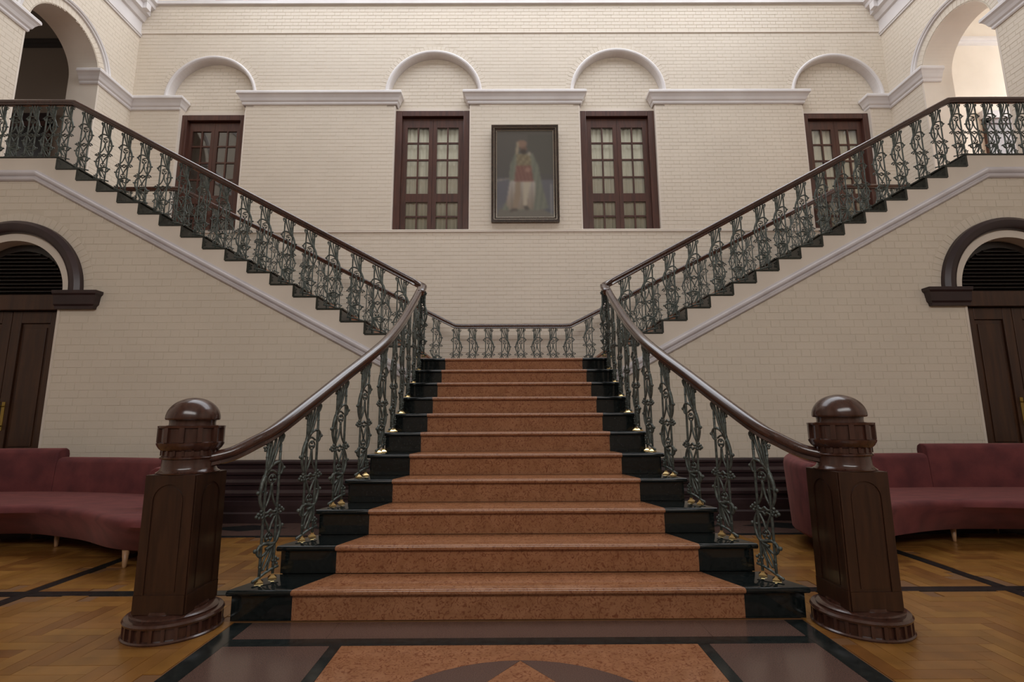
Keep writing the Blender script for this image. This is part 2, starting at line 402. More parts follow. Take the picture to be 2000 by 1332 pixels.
for (a, b, c, d) in herring(-7.5, 7.5, .6, 4.86):
    key = (round(a, 3), round(c, 3), round(b-a, 2))
    if key in seen: continue
    seen.add(key)
    q = clip_cells(a+.0005, b-.0005, c+.0005, d-.0005)
    if not q: continue
    xc, yc = (q[0]+q[1])/2, (q[2]+q[3])/2
    if not in_parquet(xc, yc): continue
    whole = abs(q[1]-q[0]-(b-a)+.001) < 1e-4 and abs(q[3]-q[2]-(d-c)+.001) < 1e-4
    planks.append((q, whole))
def vis(q):   # rough size in view
    xc, yc = (q[0]+q[1])/2, (q[2]+q[3])/2
    infr = yc > 1.9 and abs(xc)/yc < 1.03 and abs(xc) > 1.5 and yc > 2.1
    return (0 if infr else 1, yc)
wh = sorted([q for q, w_ in planks if w_], key=vis)
singles = wh[:300]; rest = wh[300:]+[q for q, w_ in planks if not w_]
def plank_mb(m, a, b, c, d, z=0.0):
    e = .0005
    m.add([(a, c, z-.004), (b, c, z-.004), (b, d, z-.004), (a, d, z-.004), (a+e, c+e, z), (b-e, c+e, z), (b-e, d-e, z), (a+e, d-e, z)],
          [(4, 5, 6, 7), (0, 1, 5, 4), (1, 2, 6, 5), (2, 3, 7, 6), (3, 0, 4, 7)])
_m = MB(); plank_mb(_m, 0, PL-.001, 0, PW-.001); pA = _m.mesh('plank', M['parquet'], fix=False)
_m = MB(); plank_mb(_m, 0, PW-.001, 0, PL-.001); pB = _m.mesh('plank', M['parquet'], fix=False)
for q in singles: inst('plank', pA if q[1]-q[0] > q[3]-q[2] else pB, floor, (q[0], q[2], random.uniform(-.0004, .0004)))
mb = MB()
for q in rest: plank_mb(mb, *q, random.uniform(-.0004, .0004))
mb.build('plank_field', M['parquet'], floor, fix=False, kind='stuff')
def slab(name, m, x0, x1, y0, y1, z=0.0):
    e = .0008
    return MB().box(x0+e, x1-e, y0+e, y1-e, -.004, z).build(name, m, floor)
# black strips
for s in (-1, 1):
    xo = -.01
    for (a, b, c, d) in ((3.025, 3.11, 3.385, 4.86), (3.025, 3.11, .0, 3.30), (3.11, 9, 3.30, 3.385), (1.56, 3.025, 3.30, 3.385)):
        slab('stone_strip', M['slate'], *(sorted((s*a+xo*(0), s*b))), c, d)
    slab('stone_strip', M['slate'], *sorted((s*3.025, s*3.11)), 3.30, 3.385)
    slab('stone_strip', M['slate'], *sorted((s*1.41, s*1.51)), -1.0, 2.865)
    slab('stone_strip', M['slate'], *sorted((s*.848, s*.902)), -1.0, 2.58)
    slab('granite_slab', M['brown_granite'], *sorted((s*.902, s*1.41)), 1.5, 2.58)
    slab('granite_slab', M['brown_granite'], *sorted((s*.902, s*1.41)), .4, 1.5)
    slab('granite_slab', M['brown_granite'], *sorted((s*.95, s*1.41)), 2.66, 2.865)
    # marble border along the rear wall with black lozenges
    x = 1.2
    while x < 9:
        slab('granite_slab', M['brown_granite'], *sorted((s*x, s*min(x+1.0, 9))), 4.93, 5.6)
        cxm = s*(x+.5); 
        MB().prism([(cxm-.42, 5.27), (cxm, 5.12), (cxm+.42, 5.27), (cxm, 5.42)], lambda a, b, d: (a, b, d), -.003, .0012).build('stone_lozenge', M['slate'], floor)
        x += 1.0
    slab('stone_strip', M['slate'], *sorted((s*1.1, s*9)), 4.86, 4.93)
slab('granite_slab', M['brown_granite'], -.95, .95, 2.66, 2.865)
slab('stone_strip', M['slate'], -1.41, 1.41, 2.58, 2.66)
# orange field with a brown roundel and a star
cyc, rr = 1.77, .655
def arc(cx, cy, r, a0, a1, n): return [(cx+r*math.cos(a0+(a1-a0)*i/n), cy+r*math.sin(a0+(a1-a0)*i/n)) for i in range(n+1)]
flat = lambda a, b, d: (a, b, d)
for s in (-1, 1):
    poly = [(0, 2.579), (s*.847, 2.579), (s*.847, .9), (0, .9)]+[(s*abs(x), y) for x, y in arc(0, cyc, rr, -PI/2, PI/2, 24)]
    MB().prism(poly, flat, -.004, 0).build('marble_slab', M['orange'], floor)
    # brown lens pieces beside the star
    star = [(0, cyc+rr), (s*.20, cyc+.36), (s*.34, cyc+.12)]
    P = [(s*abs(x), y) for x, y in arc(0, cyc, rr-.001, PI/2, -PI/2, 24)]
    inner = [(0, cyc-rr), (s*.34, cyc-.12), (s*.40, cyc), (s*.34, cyc+.12), (s*.20, cyc+.39), (0, cyc+rr-.01)]
    MB().prism(P+inner[1:-1], flat, -.004, 0).build('granite_inlay', M['brown_granite'], floor)
MB().prism([(0, cyc+rr-.004), (-.20, cyc+.39), (-.34, cyc+.12), (-.40, cyc), (-.34, cyc-.12), (0, cyc-rr+.01), (.34, cyc-.12), (.40, cyc), (.34, cyc+.12), (.20, cyc+.39)], flat, -.004, -.0002).build('marble_star', M['orange'], floor)

# ---- rear wall with arches and balcony windows
frR = lambda u, z, d: (u, Y2-d, z)
ARCH = [(-5.700, 7.115, .857), (-1.477, 7.175, .904), (2.030, 7.22, .893), (6.205, 7.12, .868)]
OPEN = [(-6.235, -5.025, 6.80), (-2.190, -.790, 6.875), (1.290, 2.705, 6.865), (5.515, 6.775, 6.80)]
SILL = 4.46
wall_back = rows_mesh(frR, .0, 1.6, .8, lambda a, b: [(-XW-.6, XW+.6)]).build('wall_back', M['mortar'], None, fix=False, kind='structure')
def iv_back(za, zb, pad=0.0):
    iv = [(-XW-.02, XW+.02)]; cuts = []
    for (uc, zc, r), (x0, x1, zt) in zip(ARCH, OPEN):
        if zb > SILL and za < 7.2 and za < zc+.01: cuts.append((x0 if zb < 7.0 and za < 6.90 else uc-r+.03, x1 if zb < 7.0 and za < 6.90 else uc+r-.03))
        h = half_chord(r-.02+pad, zc, za, zb)
        if h: cuts.append((uc-h, uc+h))
    return sub_intervals(iv, cuts)
rows_mesh(frR, 1.6, SILL, 3, lambda a, b: [(-XW-.6, XW+.6)]).build('mortar', M['mortar'], wall_back, fix=False)
rows_mesh(frR, SILL, 9.16, .0183, iv_back).build('mortar', M['mortar'], wall_back, fix=False)
brick_wall(wall_back, frR, 1.64, SILL-.012, .0735, lambda a, b: [(-XW, XW)], 0, (0, 0, 1))
brick_wall(wall_back, frR, SILL+.03, 8.465, .0735, lambda a, b: iv_back(a, b, .12), 300, (0, 8, 5.6), off=.07)
brick_wall(wall_back, lambda u, z, d: (u, Y2-d+.0, z), 8.50, 9.05, .0735, lambda a, b: [(-XW, XW)], 0, (0, 0, 1), off=.03, proud=.005)
for z, r in ((SILL+.01, .016), (8.482, .021)):
    MB().tube([(-XW, Y2-.002, z), (XW, Y2-.002, z)], r, 8).build('string_moulding', M['plaster'], wall_back)
# thicker base of the wall below the windows
for (uc, zc, r) in ARCH:
    voussoirs(frR, uc, zc, r+.005, r+.115, int(PI*r/.075)).build('arch_bricks', M['brick'], wall_back, fix=False, kind='stuff')
    arc_sweep(frR, uc, zc, [(r+.02, -.01), (r+.018, .022), (r-.005, .034), (r-.028, .03), (r-.045, .012), (r-.05, -.02), (r-.05, -.16)], a0=-.03, a1=PI+.03).build('arch_moulding', M['white'], wall_back)
    smooth_by_angle(bpy.data.objects[wall_back.children[-1].name], 50)
# recessed lunettes and reveals
frL = lambda u, z, d: (u, Y2+.15-d, z)
for (uc, zc, r), (x0, x1, zt) in zip(ARCH, OPEN):
    MB().box(uc-r-.02, uc+r+.02, Y2+.152, Y2+.30, zt+.085, zc+r).build('lunette_backing', M['mortar'], wall_back)
    def ivl(a, b, uc=uc, zc=zc, r=r):
        if a < zc: return [(uc-r+.06, uc+r-.06)]
        h = math.sqrt(max((r-.05)**2-(b-zc)**2, 0))
        return [(uc-h, uc+h)] if h > .05 else []
    brick_wall(wall_back, frL, zt+.09, zc+r-.06, .0735, ivl, 0, (0, 0, 1), off=.11)
    MB().box(x0-.1, x1+.1, Y2+.125, Y2+.152, zt+.055, zt+.10).build('lintel', M['plaster'], wall_back)
    MB().box(x0-.03, x1+.03, Y2+.10, Y2+.26, zt+.0, zt+.06).build('lintel', M['plaster'], wall_back)
    for xr, sx in ((x0, -1), (x1, 1)):
        MB().box(*sorted((xr+sx*.02, xr+sx*.34)), Y2+.013, Y2+.32, SILL, zt+.12).build('jamb_core', M['plaster'], wall_back)
        MB().box(*sorted((xr, xr+sx*.025)), Y2-.004, Y2+.26, SILL, zt+.06).build('window_reveal', M['plaster'], wall_back)
    # shelf pieces above the opening width inside arch feet
    for xa, xb in ((uc-r, x0-.003), (x1+.003, uc+r)):
        if xb-xa > .01: MB().box(xa, xb, Y2+.01, Y2+.16, zt-.05, zc-.0).build('arch_foot', M['plaster'], wall_back)
MB().box(-7.0, 7.0, Y2-.02, Y2+.3, SILL-.03, SILL).build('sill_ledge', M['plaster'], wall_back)
# impost mouldings between the arches
def impost(x0, x1, z0, left=True, right=True):
    p = []
    if left: p.append((x0, Y2+.13, z0, -1, 0))
    p.append((x0, Y2, z0, -1 if left else 0, -1)); p.append((x1, Y2, z0, 1 if right else 0, -1))
    if right: p.append((x1, Y2+.13, z0, 1, 0))
    hmould(wall_back, 'impost_moulding', p, MOULD, M['white'])
impost(-5.05, -2.18, 6.955); impost(-.80, 1.30, 6.965); impost(2.70, 5.52, 6.955)
impost(-XW, -6.27, 6.855, left=False); impost(6.79, XW, 6.855, right=False)
# cap of the rear wall, light shaft wall behind it
MB().box(-XW-.4, XW+.4, Y2-.05, Y2+.30, 9.10, 9.17).build('wall_cap', M['white'], wall_back)
MB().box(-XW-.4, XW+.4, Y2+.01, Y2+.25, 8.9, 9.12).build('wall_cap', M['plaster'], wall_back)
wall_upper = MB().box(-XW-.6, XW+.6, Y2+.9, Y2+1.0, 8.6, 11.2).build('wall_clerestory', M['outer_white'], None, kind='structure')
for xc in (-5.7, 1.55, 6.1):
    f = MB()
    for k in range(3): f.box(xc-.65+k*.6, xc-.55+k*.6, Y2+.84, Y2+.9, 9.28, 10.9)
    f.box(xc-.65, xc+.65, Y2+.84, Y2+.9, 9.28, 9.36)
    f.build('clerestory_frame', M['pink_frame'], wall_upper)
    MB().box(xc-.6, xc+.6, Y2+.87, Y2+.895, 9.36, 10.85).build('clerestory_pane', M['dark'], wall_upper)

# ---- side walls of the stair well, each with an arch onto a corridor
YC, RA, ZS = 7.25, .65, 6.97
def side_wall(s, name):
    fr = lambda u, z, d: (s*(XW-d), u, z)
    def iv(za, zb, pad=0.0):
        cuts = []
        if za < ZS: cuts.append((YC-RA, YC+RA))
        h = half_chord(RA-.02+pad, ZS, za, zb)
        if h: cuts.append((YC-h, YC+h))
        return sub_intervals([(5.3, Y2+.02)], cuts)
    wl = rows_mesh(fr, 1.6, ZU, 3, lambda a, b: [(5.7, Y2+.02)]).build(name, M['mortar'], None, fix=False, kind='structure')
    rows_mesh(fr, ZU, 8.45, .0183, iv).build('mortar', M['mortar'], wl, fix=False)
    MB().box(*sorted((s*XW, s*(XW+.5))), 5.3, 8.7, 8.45, 9.3).build('wall_head', M['plaster'], wl)
    brick_wall(wl, fr, ZU, 8.40, .0735, lambda a, b: iv(a, b, .14), 300, (s*7.2, 7.6, 6.2), off=.05)
    voussoirs(fr, YC, ZS, RA, RA+.125, 30).build('arch_bricks', M['brick'], wl, fix=False, kind='stuff')
    o = arc_sweep(fr, YC, ZS, [(RA+.21, -.01), (RA+.21, .045), (RA+.19, .06), (RA+.165, .05), (RA+.16, .035), (RA+.135, .03), (RA+.125, -.01)], a0=-.02, a1=PI+.02).build('arch_moulding', M['white'], wl); smooth_by_angle(o, 35)
    arc_sweep(fr, YC, ZS, [(RA, .006), (RA, -.52)]).build('arch_soffit', M['plaster'], wl)
    for y, sg in ((YC+RA, 1), (YC-RA, -1)):
        MB().box(*sorted((s*(XW-.006), s*(XW+.52))), *sorted((y, y+sg*.03)), ZU, ZS).build('arch_reveal', M['plaster'], wl)
    # far skin of the wall (corridor side)
    fo = lambda u, z, d: (s*(XW+.52), u, z)
    rows_mesh(fo, ZU, 8.9, .04, lambda za, zb: sub_intervals([(5.3, Y2+.3)], ([(YC-RA, YC+RA)] if za < ZS else [])+([(YC-half_chord(RA, ZS, za, zb), YC+half_chord(RA, ZS, za, zb))] if half_chord(RA, ZS, za, zb) else []))).build('corridor_face', M['plaster'], wl, fix=False)
    z0 = 6.845
    hmould(wl, 'impost_moulding', [(s*XW, Y2-.0, z0, -s, 0), (s*XW, YC+RA, z0, -s, -1), (s*(XW+.30), YC+RA, z0, 0, -1)], MOULD, M['white'])
    hmould(wl, 'impost_moulding', [(s*(XW+.30), YC-RA, z0-.08, 0, 1), (s*XW, YC-RA, z0-.08, -s, 1), (s*XW, 5.3, z0-.08, -s, 0)], MOULD, M['white'])
    # cornice
    prof = [(0, 8.40), (.03, 8.405), (.03, 8.43), (.045, 8.44), (.045, 8.475), (.02, 8.49), (.02, 8.72), (.06, 8.73), (.09, 8.79), (.10, 8.83), (.16, 8.85), (.16, 8.96), (.24, 9.0), (.25, 9.06), (.30, 9.10), (.30, 9.2), (0, 9.2)]
    hmould(wl, 'cornice', [(s*XW, Y2-.0, 0, -s, 0), (s*XW, 5.3, 0, -s, 0)], prof, M['white'])
    for k in range(9):
        y = Y2-.16-k*.38
        MB().box(*sorted((s*(XW-.10), s*(XW-.235))), y-.055, y+.055, 8.86, 9.0).build('corbel', M['white'], wl)
    return wl
wall_left = side_wall(-1, 'wall_left'); wall_right = side_wall(1, 'wall_right')

# ---- corridors behind the arches
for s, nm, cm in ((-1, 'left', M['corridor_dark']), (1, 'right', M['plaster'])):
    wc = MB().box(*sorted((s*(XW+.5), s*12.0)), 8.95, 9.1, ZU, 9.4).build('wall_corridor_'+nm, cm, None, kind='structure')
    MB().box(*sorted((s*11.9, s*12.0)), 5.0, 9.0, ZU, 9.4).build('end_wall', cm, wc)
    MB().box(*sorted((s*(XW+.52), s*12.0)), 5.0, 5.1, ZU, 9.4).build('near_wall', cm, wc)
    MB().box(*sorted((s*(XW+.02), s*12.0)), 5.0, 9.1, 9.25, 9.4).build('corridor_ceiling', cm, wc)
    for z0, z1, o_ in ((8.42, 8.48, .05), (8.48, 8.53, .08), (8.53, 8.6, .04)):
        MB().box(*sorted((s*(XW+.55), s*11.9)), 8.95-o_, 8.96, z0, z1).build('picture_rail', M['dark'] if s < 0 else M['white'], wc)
    # doorway in the corridor's end
    xa, xb = (8.95, 10.2) if s < 0 else (9.22, 10.3)
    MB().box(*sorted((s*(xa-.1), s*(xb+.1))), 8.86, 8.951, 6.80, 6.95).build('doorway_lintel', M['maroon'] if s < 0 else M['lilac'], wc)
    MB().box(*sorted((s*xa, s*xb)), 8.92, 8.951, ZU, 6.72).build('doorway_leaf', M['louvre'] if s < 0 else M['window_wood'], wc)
    fbx = MB()
    for q in ((xa-.06, xa+.03), (xb-.03, xb+.06)): fbx.box(*sorted((s*q[0], s*q[1])), 8.89, 8.951, ZU, 6.8)
    fbx.box(*sorted((s*(xa-.06), s*(xb+.06))), 8.89, 8.951, 6.70, 6.80)
    fbx.build('doorway_frame', M['window_wood'], wc)

# ---- lower wall under the flights
frF = lambda u, z, d: (u, Y1-d, z)
DX, DR, DS = 5.85, .63, 2.54
def band_z(x):     # underside of the sloping band
    x = abs(x); return 3.915 if x > 5.73 else 3.915-(5.73-x)*.5345
def iv_front(za, zb, pad=0.0, brick=True):
    xs = max(.9, 5.73-(3.93-zb)/.5345)
    if zb > 3.93: return []
    out = []
    for s in (-1, 1):
        cuts = []
        if za < DS: cuts.append((DX-.60, DX+.60))
        if brick and zb > 2.33 and za < 2.56: cuts.append((4.80, DX+1.10))
        h = half_chord(DR+pad, DS, za, zb)
        if h: cuts.append((DX-h, DX+h))
        for a, b in sub_intervals([(xs, 8.9)], cuts): out.append((a, b) if s > 0 else (-b, -a))
    return out
wall_mid = MB().box(-1.0, 1.0, Y1+.02, Y1+.04, 0, 1.5).build('wall_front', M['mortar'], None, kind='structure')
rows_mesh(frF, 0, 3.93, .0195, lambda a, b: iv_front(a, b, 0, False)).build('mortar', M['mortar'], wall_mid, fix=False)
brick_wall(wall_mid, frF, .64, 3.93, .0857, lambda a, b: iv_front(a, b, .34), 300, (0, 3.2, 1.6), off=.02, joint=.005, proud=.0022)
# dado of stacked ribs
dado = [(0, .64), (.035, .638), (.05, .62), (.05, .60), (.03, .585), (.03, .56), (.055, .545), (.07, .515), (.07, .49), (.045, .478), (.045, .455), (.075, .44), (.09, .41), (.09, .385), (.065, .372), (.065, .345), (.095, .33), (.11, .30), (.11, .27), (.085, .258), (.085, .235), (.12, .215), (.125, .17), (.125, .11), (.15, .095), (.15, .0), (0, 0)]
for s in (-1, 1):
    o = hmould(wall_mid, 'dado', [(s*.95, Y1, 0, 0, -1), (s*(DX-.62), Y1, 0, 0, -1)], dado, M['maroon'])
    hmould(wall_mid, 'dado', [(s*(DX+.62), Y1, 0, 0, -1), (s*8.9, Y1, 0, 0, -1)], dado, M['maroon'])
    c = s*DX
    o = arc_sweep(frF, c, DS, [(DR+.235, -.005), (DR+.232, .05), (DR+.19, .085), (DR+.14, .08), (DR+.105, .06), (DR+.09, .03), (DR+.09, -.005)]).build('arch_moulding', M['maroon'], wall_mid); smooth_by_angle(o, 40)
    arc_sweep(frF, c, DS, [(DR+.095, .010), (DR, .010), (DR, -.22)]).build('arch_ring', M['plaster'], wall_mid)
    voussoirs(frF, c, DS, DR+.235, DR+.345, 38, .0025).build('arch_bricks', M['brick'], wall_mid, fix=False, kind='stuff')
    prf = [(0, 0), (.05, 0), (.055, .03), (.075, .05), (.09, .15), (.11, .17), (.115, .205), (0, .205)]
    xa, xb = s*(DX-.60), s*4.86
    hmould(wall_mid, 'impost_block', [(s*4.86, Y1, 2.34, -s, 0), (s*4.86, Y1, 2.34, -s, -1), (s*(DX-.60), Y1, 2.34, 0, -1)], prf, M['maroon'])
    hmould(wall_mid, 'impost_block', [(s*(DX+.60), Y1, 2.34, 0, -1), (s*(DX+1.0), Y1, 2.34, 0, -1)], prf, M['maroon'])
    for q in (-1, 1):
        x = c+q*.60
        MB().box(*sorted((x, x+q*.03)), Y1-.006, Y1+.22, 0, 2.34).build('door_reveal', M['plaster'], wall_mid)
        # sloping and level band below the upper landing
    bp = [(0, 0), (.020, .004), (.034, .018), (.034, .040), (.018, .050), (.014, .062), (.030, .072), (.040, .088), (.040, .108), (.028, .118), (.016, .124), (.012, .145), (0, .145)]
    mbd = MB(); path = [(1.0, band_z(1.0)), (5.73, 3.915), (8.9, 3.915)]; vs = []; fs = []
    for (x, z) in path:
        for o_, u_ in bp: vs.append((s*x, Y1-o_, z+u_))
    k = len(bp)
    for i in range(2):
        for j in range(k-1): fs.append((i*k+j, i*k+j+1, (i+1)*k+j+1, (i+1)*k+j))
    mbd.add(vs, fs); mbd.build('sloping_band', M['lilac'], wall_mid)
    MB().box(*sorted((s*5.74, s*8.9)), Y1-.004, Y1+.05, 3.95, ZU-.02).build('landing_face', M['plaster'], wall_mid)

# ---- hall behind and around the camera, ceiling with its skylight
MB().box(-9.0, -8.9, -6, Y1, 0, 10.4).build('wall_hall_left', M['plaster'], None, kind='structure')
MB().box(8.9, 9.0, -6, Y1, 0, 10.4).build('wall_hall_right', M['plaster'], None, kind='structure')
MB().box(-9.0, 9.0, -6.1, -6, 0, 10.4).build('wall_hall_rear', M['plaster'], None, kind='structure')
for s in (-1, 1):
    MB().box(*sorted((s*(XW+.0), s*9.0)), 5.25, 5.32, ZU, 10.4).build('wall_return', M['plaster'], None, kind='structure')
ceil = MB()
ceil.box(-9, SKY[0], -6.1, 9.8, 10.4, 10.5).box(SKY[1], 9, -6.1, 9.8, 10.4, 10.5).box(SKY[0], SKY[1], -6.1, SKY[2], 10.4, 10.5).box(SKY[0], SKY[1], SKY[3], 9.8, 10.4, 10.5)
ceil.build('ceiling', M['ceiling'], None, kind='structure')
for s in (-1, 1):
    MB().box(*sorted((s*7.0, s*7.9)), 5.3, 9.7, 9.2, 10.45).build('wall_above_cornice', M['plaster'], None, kind='structure')
# ---- upper floor and landings
for s, nm in ((-1, 'left'), (1, 'right')):
    u = MB().box(*sorted((s*5.535, s*12.0)), Y1+.0, 9.0, ZU-.22, ZU-.015).build('floor_upper_'+nm, M['brown_granite'], None, kind='structure')
    MB().box(*sorted((s*5.488, s*12.0)), Y1-.012, Y1+.35, ZU-.015, ZU).build('landing_edge', M['green_black'], u)
    MB().box(*sorted((s*5.488, s*12.0)), Y1+.35, 9.0, ZU-.015, ZU-.001).build('landing_paving', M['orange'], u)
    MB().box(*sorted((s*(XW-.0), s*12.0)), 5.1, Y1, ZU-.22, ZU).build('landing_paving', M['brown_granite'], u)

# ---- windows
def pane_rows(): return [(.128, .252), (.265, .393), (.406, .538), (.551, .681), (.748, .859), (.872, .983)]
for n_, (x0, x1, zt) in enumerate(OPEN, 1):
    Wd = x1-x0; Hh = zt-SILL
    win = MB()
    for a, b in ((x0+.0, x0+.085*Wd), (x1-.085*Wd, x1)): win.box(a, b, Y2+.055, Y2+.19, SILL, zt)
    win.box(x0+.085*Wd, x1-.085*Wd, Y2+.055, Y2+.19, zt-.11, zt)
    win.box(x0+.02, x1-.02, Y2+.19, Y2+.24, SILL, zt) if False else None
    wobj = win.build('window_%d' % n_, M['window_wood'], None, kind='structure'); bevel(wobj, .008)
    zz = lambda f: zt-f*Hh
    xx = lambda f: x0+f*Wd
    for (a, b, ga, gb) in ((.086, .4985, .155, .445), (.5015, .914, .555, .845)):
        lf = MB(); y0, y1 = Y2+.12, Y2+.165
        gm = (ga+gb)/2
        lf.box(xx(a), xx(ga), y0, y1, SILL+.002, zz(.055)); lf.box(xx(gb), xx(b), y0, y1, SILL+.002, zz(.055))
        zs = [(.055, .128), (.681, .748), (.983, 1.0-.002)]
        for t0, t1 in zs: lf.box(xx(ga), xx(gb), y0, y1, zz(t1), zz(t0))
        for t0, t1 in ((.252, .265), (.393, .406), (.538, .551), (.859, .872)): lf.box(xx(ga), xx(gb), y0+.008, y1-.008, zz(t1), zz(t0))
        for t0, t1 in ((.128, .681), (.748, .983)): lf.box(xx(gm)-.014, xx(gm)+.014, y0+.006, y1-.006, zz(t1), zz(t0))
        leaf = lf.build('casement', M['window_wood'], wobj)
        for t0, t1 in pane_rows():
            for pa, pb in ((xx(ga), xx(gm)-.014), (xx(gm)+.014, xx(gb))):
                MB().box(pa, pb, Y2+.141, Y2+.145, zz(t1), zz(t0)).build('pane', M['glass'], leaf)
    # pale curtain behind
    MB().box(x0-.05, x1+.05, Y2+.60, Y2+.62, SILL-.1, zt+.1).build('room_backing', M['dark'], wobj)  # dark box; the unlit interior is put into its colour
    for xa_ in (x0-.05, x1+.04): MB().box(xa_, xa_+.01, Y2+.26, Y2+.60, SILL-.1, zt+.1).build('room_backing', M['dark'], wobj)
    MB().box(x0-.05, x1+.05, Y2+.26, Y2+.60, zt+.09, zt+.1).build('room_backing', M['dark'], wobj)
    if n_ > 1:
        pts = []; N = 90
        cb = MB(); vs = []
        for i in range(N+1):
            x = x0+.06+(Wd-.12)*i/N; y = Y2+.200+.012*math.sin(i*1.05)+.006*math.sin(i*.37)
            vs += [(x, y, SILL+.02), (x, y, zt-.02)]
        cb.add(vs, [(2*i, 2*i+2, 2*i+3, 2*i+1) for i in range(N)], True)
        o = cb.build('curtain', M['curtain'], None, fix=False)
        sm = o.modifiers.new('thick', 'SOLIDIFY'); sm.thickness = .003
        o['label'] = {2: 'pale pleated curtain behind the panes of the window just left of the portrait', 3: 'pale pleated curtain behind the panes of the window just right of the portrait', 4: 'pale pleated curtain behind the far right window beside the rising right flight'}[n_]
        o['category'] = 'curtain'; o['group'] = 'curtains behind the balcony windows'

# ---- arched lower doors
for n_, s in ((1, -1), (2, 1)):
    c = s*DX
    dr = MB()
    dr.box(c-.60, c+.60, Y1+.02, Y1+.16, 2.345, 2.525)
    dr.box(c-.60, c-.56, Y1+.05, Y1+.16, 0, 2.345).box(c+.56, c+.60, Y1+.05, Y1+.16, 0, 2.345)
    dob = dr.build('door_%d' % n_, M['door_wood'], None, kind='structure'); bevel(dob, .006)
    for q in (-1, 1):
        x0, x1 = sorted((c+q*.003, c+q*.56))
        lf = MB(); y0, y1 = Y1+.09, Y1+.135
        lf.box(x0, x0+.11, y0, y1, .01, 2.34).box(x1-.11, x1, y0, y1, .01, 2.34)
        for za, zb in ((.01, .22), (.62, .74), (2.20, 2.34)): lf.box(x0+.11, x1-.11, y0, y1, za, zb)
        leaf = lf.build('door_leaf', M['door_wood'], dob); bevel(leaf, .006)
        for za, zb in ((.22, .62), (.74, 2.20)):
            p = MB().box(x0+.11, x1-.11, y0+.022, y1-.008, za, zb).box(x0+.15, x1-.15, y0+.010, y0+.03, za+.05, zb-.05).build('door_panel', M['door_wood'], leaf); bevel(p, .006)
        hx = c+q*.055
        h = MB(); h.tube([(hx, y0-.055, .99), (hx, y0-.055, 1.27)], .010, 10)
        for z in (1.02, 1.24): h.tube([(hx, y0-.055, z), (hx, y0+.002, z)], .008, 8); h.ball((hx, y0-.055, z), .018, 10, 8)
        for z in (.985, 1.285): h.ball((hx, y0-.055, z), .014, 10, 8)
        h.box(hx-.018, hx+.018, y0-.004, y0+.002, .97, 1.29)
        h.build('door_handle', M['old_brass'], leaf)
    # louvred lunette
    lf = arc_sweep(lambda u, z, d: (u, Y1+.12-d, z), c, DS-.01, [(DR-.0, 0), (DR-.075, 0), (DR-.075, -.05)], n=30).build('louvre_frame', M['louvre'], dob)
    k = 0; z = DS-.005
    while z < DS+DR-.10:
        hw = math.sqrt(max((DR-.07)**2-(z+.03-DS)**2, 0))
        if hw > .08:
            m = MB(); m.add([(c-hw, Y1+.10, z), (c+hw, Y1+.10, z), (c+hw, Y1+.145, z+.036), (c-hw, Y1+.145, z+.036), (c-hw, Y1+.10, z+.008), (c+hw, Y1+.10, z+.008), (c+hw, Y1+.145, z+.044), (c-hw, Y1+.145, z+.044)],
                            [(0, 1, 2, 3), (7, 6, 5, 4), (0, 4, 5, 1), (2, 6, 7, 3), (0, 3, 7, 4), (1, 5, 6, 2)])
            m.build('louvre_slat', M['louvre'], dob)
        z += .045
    MB().box(c-.66, c+.66, Y1+.20, Y1+.22, 0, DS+DR).build('door_backing', M['louvre'], dob)

# ================================================================== THINGS
# ---- centre flight with the half landing
st = empty('staircase', (0, D, 0), 'central marble flight of orange steps with black ends, rising to the half landing', 'staircase', 'three flights of the grand staircase')
NOS = .028; TH = .032
def tread_poly(k):
    """inner trapezoid and outer strips for step k (0-based)"""
    y0 = D+G*k-.0; y1 = D+G*(k+1)+.012
    wi0, wo0 = W_IN[k], W_OUT[k]
    wi1, wo1 = (W_IN[k+1], W_OUT[k+1]) if k < 10 else (W_IN[k], W_OUT[k])
    return y0, y1, wi0, wi1, wo0, wo1
def nosed(mb, pa, pb, qa, qb, z, th=TH):
    """slab with rounded front edge. pa,pb front left/right (x,y), qa,qb back"""
    n = 6; vs = []
    # cross section along front: bull nose
    prof = [(.0, z)]
    for (P, Q) in ((pa, qa), (pb, qb)):
        dx, dy = Q[0]-P[0], Q[1]-P[1]; L = math.hypot(dx, dy); ex, ey = dx/L, dy/L
        ring = [(Q[0], Q[1], z), ]
        for i in range(n+1):
            a = PI/2+PI*i/n; off = (th/2)*(1+math.cos(a)); ring.append((P[0]+ex*off, P[1]+ey*off, z-th/2+th/2*math.sin(a)))
        ring.append((Q[0], Q[1], z-th)); vs += ring
    m = n+3
    fs = [tuple(range(m)), tuple(range(2*m-1, m-1, -1))]+[(i, i+m, (i+1) % m+m, (i+1) % m) for i in range(m)]
    mb.add(vs, fs); return mb
for k in range(11):
    z = R*(k+1) if k < 10 else ZL
    y0, y1, wi0, wi1, wo0, wo1 = tread_poly(k)
    if k == 10: y1 = Y1+.30
    yr = y0+NOS
    o = nosed(MB(), (-wi0, y0), (wi0, y0), (-wi1, y1), (wi1, y1), z).build('tread', M['orange'], st); smooth_by_angle(o, 35)
    MB().box(-wi0+.002, wi0-.002, yr, yr+.02, z-R, z-TH).build('riser', M['orange'], st)
    for s in (-1, 1):
        o = nosed(MB(), (s*wi0, y0), (s*wo0, y0), (s*wi1, y1), (s*wo1, y1), z-.0).build('border_tread', M['black'], st); smooth_by_angle(o, 35)
        MB().box(*sorted((s*(wi0-.002), s*(wo0-.02))), yr, yr+.02, z-R, z-TH).build('border_riser', M['black'], st)
        if k < 10:   # closed outer side of the step
            MB().prism([(s*(wo0-.06), yr+.01), (s*(wo0-.03), yr+.01), (s*(wo1-.03), y1), (s*(wo1-.06), y1)], flat, 0.001, z-TH).build('side_panel', M['black'], st)
